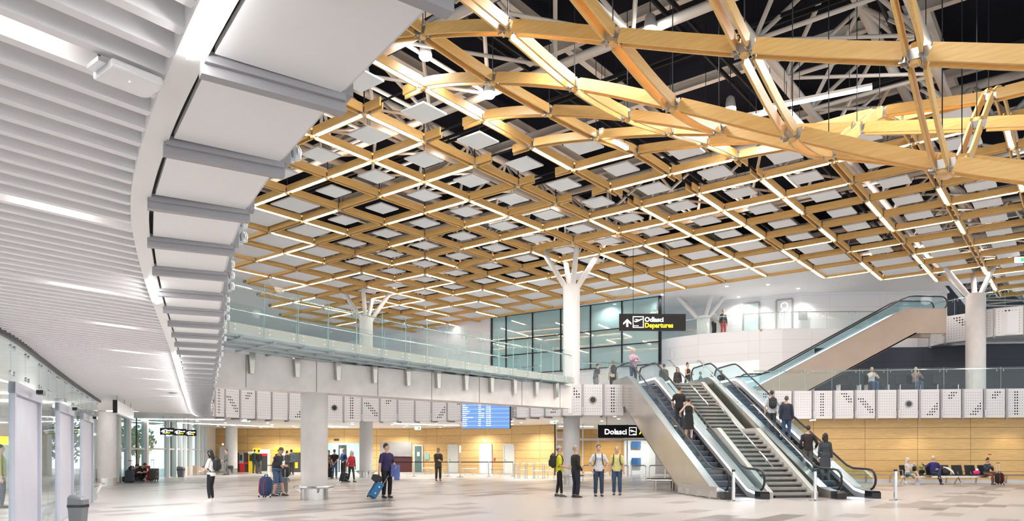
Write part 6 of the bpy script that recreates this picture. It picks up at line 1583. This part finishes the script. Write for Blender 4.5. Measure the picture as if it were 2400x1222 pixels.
backpack(PR, 'dark backpack on the man in white T-shirt riding the escalator', (.018, .018, .022))
person('man in navy jacket beside the white T-shirt rider', rider(E2, 4.9, .30), 165, 1.76, shirt=(.022, .026, .05), sleeve='long', trousers=(.03, .06, .12), hairc=(.09, .07, .06), coat=.06, vox=.012)
person('man in dark shirt low on the right escalator', rider(E2, 2.5, -.22), 168, 1.78, shirt=(.022, .016, .016), sleeve='long', trousers=(.10, .095, .095), hairc=(.025, .02, .018), hands=(V(-.3, -.2, .98), V(.22, -.1, .9)), vox=.010)
person('woman with long dark hair in grey coat low on the right escalator', rider(E2, 2.1, .22), 172, 1.70, shirt=(.045, .05, .06), sleeve='long', trousers=(.03, .03, .035), hair='long', hairc=(.018, .014, .012), coat=.42, female=True, vox=.010)
# mezzanine
def MZ(u, d): return V((u-CX)/F*d, d, ZM)
person('man in pink shirt standing at the top of the escalators', MZ(1484, 34.9), 15, 1.76, shirt=(.42, .30, .42), sleeve='long', trousers=(.03, .04, .06), hair='thin', hairc=(.45, .36, .32), hands=(V(.02, -.26, 1.30), V(.10, -.24, 1.16)), elbow=(V(-1, .4, -.4), V(1, .4, -.4)), vox=.010)
PW = person('man seen from behind in white shirt on the balcony', MZ(1437, 39.4), 178, 1.76, shirt=(.55, .55, .52), trousers=(.06, .06, .06), hair='thin', hairc=(.25, .18, .14), vox=.012); backpack(PW, 'black backpack of the man in white shirt on the balcony', (.02, .022, .02))
person('person in dark top and grey jeans leaning behind the balcony glass', MZ(1396, 40.2), 120, 1.72, shirt=(.10, .11, .14), trousers=(.24, .25, .27), lean=.25, hairc=(.1, .08, .07), vox=.012)
person('woman in black dress with bare shoulders at the top of the stairs', MZ(1612, 40.4), 35, 1.74, shirt=(.010, .010, .011), sleeve='none', dress=True, hairc=(.015, .012, .012), hair='bun', hands=(V(-.10, -.27, 1.15), V(.14, -.25, 1.12)), female=True, vox=.010)
person('dark-haired woman in brown jacket behind the staircase top', MZ(1588, 41.6), 10, 1.66, shirt=(.05, .03, .03), sleeve='long', trousers=(.05, .05, .05), hair='long', hairc=(.03, .015, .012), female=True, vox=.013)
person('person in bright teal top in the mezzanine corridor', MZ(1642, 42.5), 60, 1.5, shirt=(.04, .30, .38), trousers=(.05, .06, .08), hairc=(.25, .22, .2), vox=.013); person('person in purple top in the mezzanine corridor', MZ(1668, 42.8), -50, 1.5, shirt=(.16, .10, .24), trousers=(.05, .05, .07), hairc=(.3, .2, .15), vox=.013); person('person in black in the mezzanine corridor', MZ(1690, 42.6), 170, 1.58, shirt=(.02, .02, .022), sleeve='long', trousers=(.04, .04, .05), hairc=(.05, .04, .03), vox=.013)
person('person in grey standing behind the left escalator glass', MZ(1556, 40.8), 180, 1.74, shirt=(.12, .11, .10), sleeve='long', trousers=(.07, .075, .08), hairc=(.1, .08, .07), vox=.013)
for x, u_, lab, sc_, tc in ((19.5, 2065, 'person in white sweatshirt seated behind the mezzanine glass', (.62, .60, .57), (.05, .09, .20)), (21.2, 2180, 'person in beige shirt seated behind the mezzanine glass', (.30, .23, .19), (.07, .10, .17))):
    person(lab, V(x-.32 if u_ == 2065 else x+.32, 38.8, ZM), 0, 1.72, shirt=sc_, sleeve='long', trousers=tc, hairc=(.4, .36, .3), hands=(V(-.06, -.3, .98), V(.12, -.28, .95)), feet=(V(-.1, -.42, .085), V(.1, -.45, .085)), head=(.2, 0), vox=.012, **PSIT)
# upper floor
person('person in grey shirt and black trousers behind the upper parapet glass', V((1673-CX)/F*46.3, 46.3, ZU), 40, 1.78, shirt=(.42, .45, .46), trousers=(.02, .02, .025), hairc=(.35, .27, .22), hair='thin', hands=(V(-.2, -.2, 1.0), V(.2, -.2, 1.0)), vox=.012)
person('person in dark cardigan and red trousers behind the upper parapet glass', V((1695-CX)/F*46.2, 46.2, ZU), 10, 1.72, shirt=(.03, .03, .035), sleeve='long', trousers=(.45, .06, .07), hairc=(.40, .24, .16), female=True, vox=.012, print_=(.5, .5, .5))
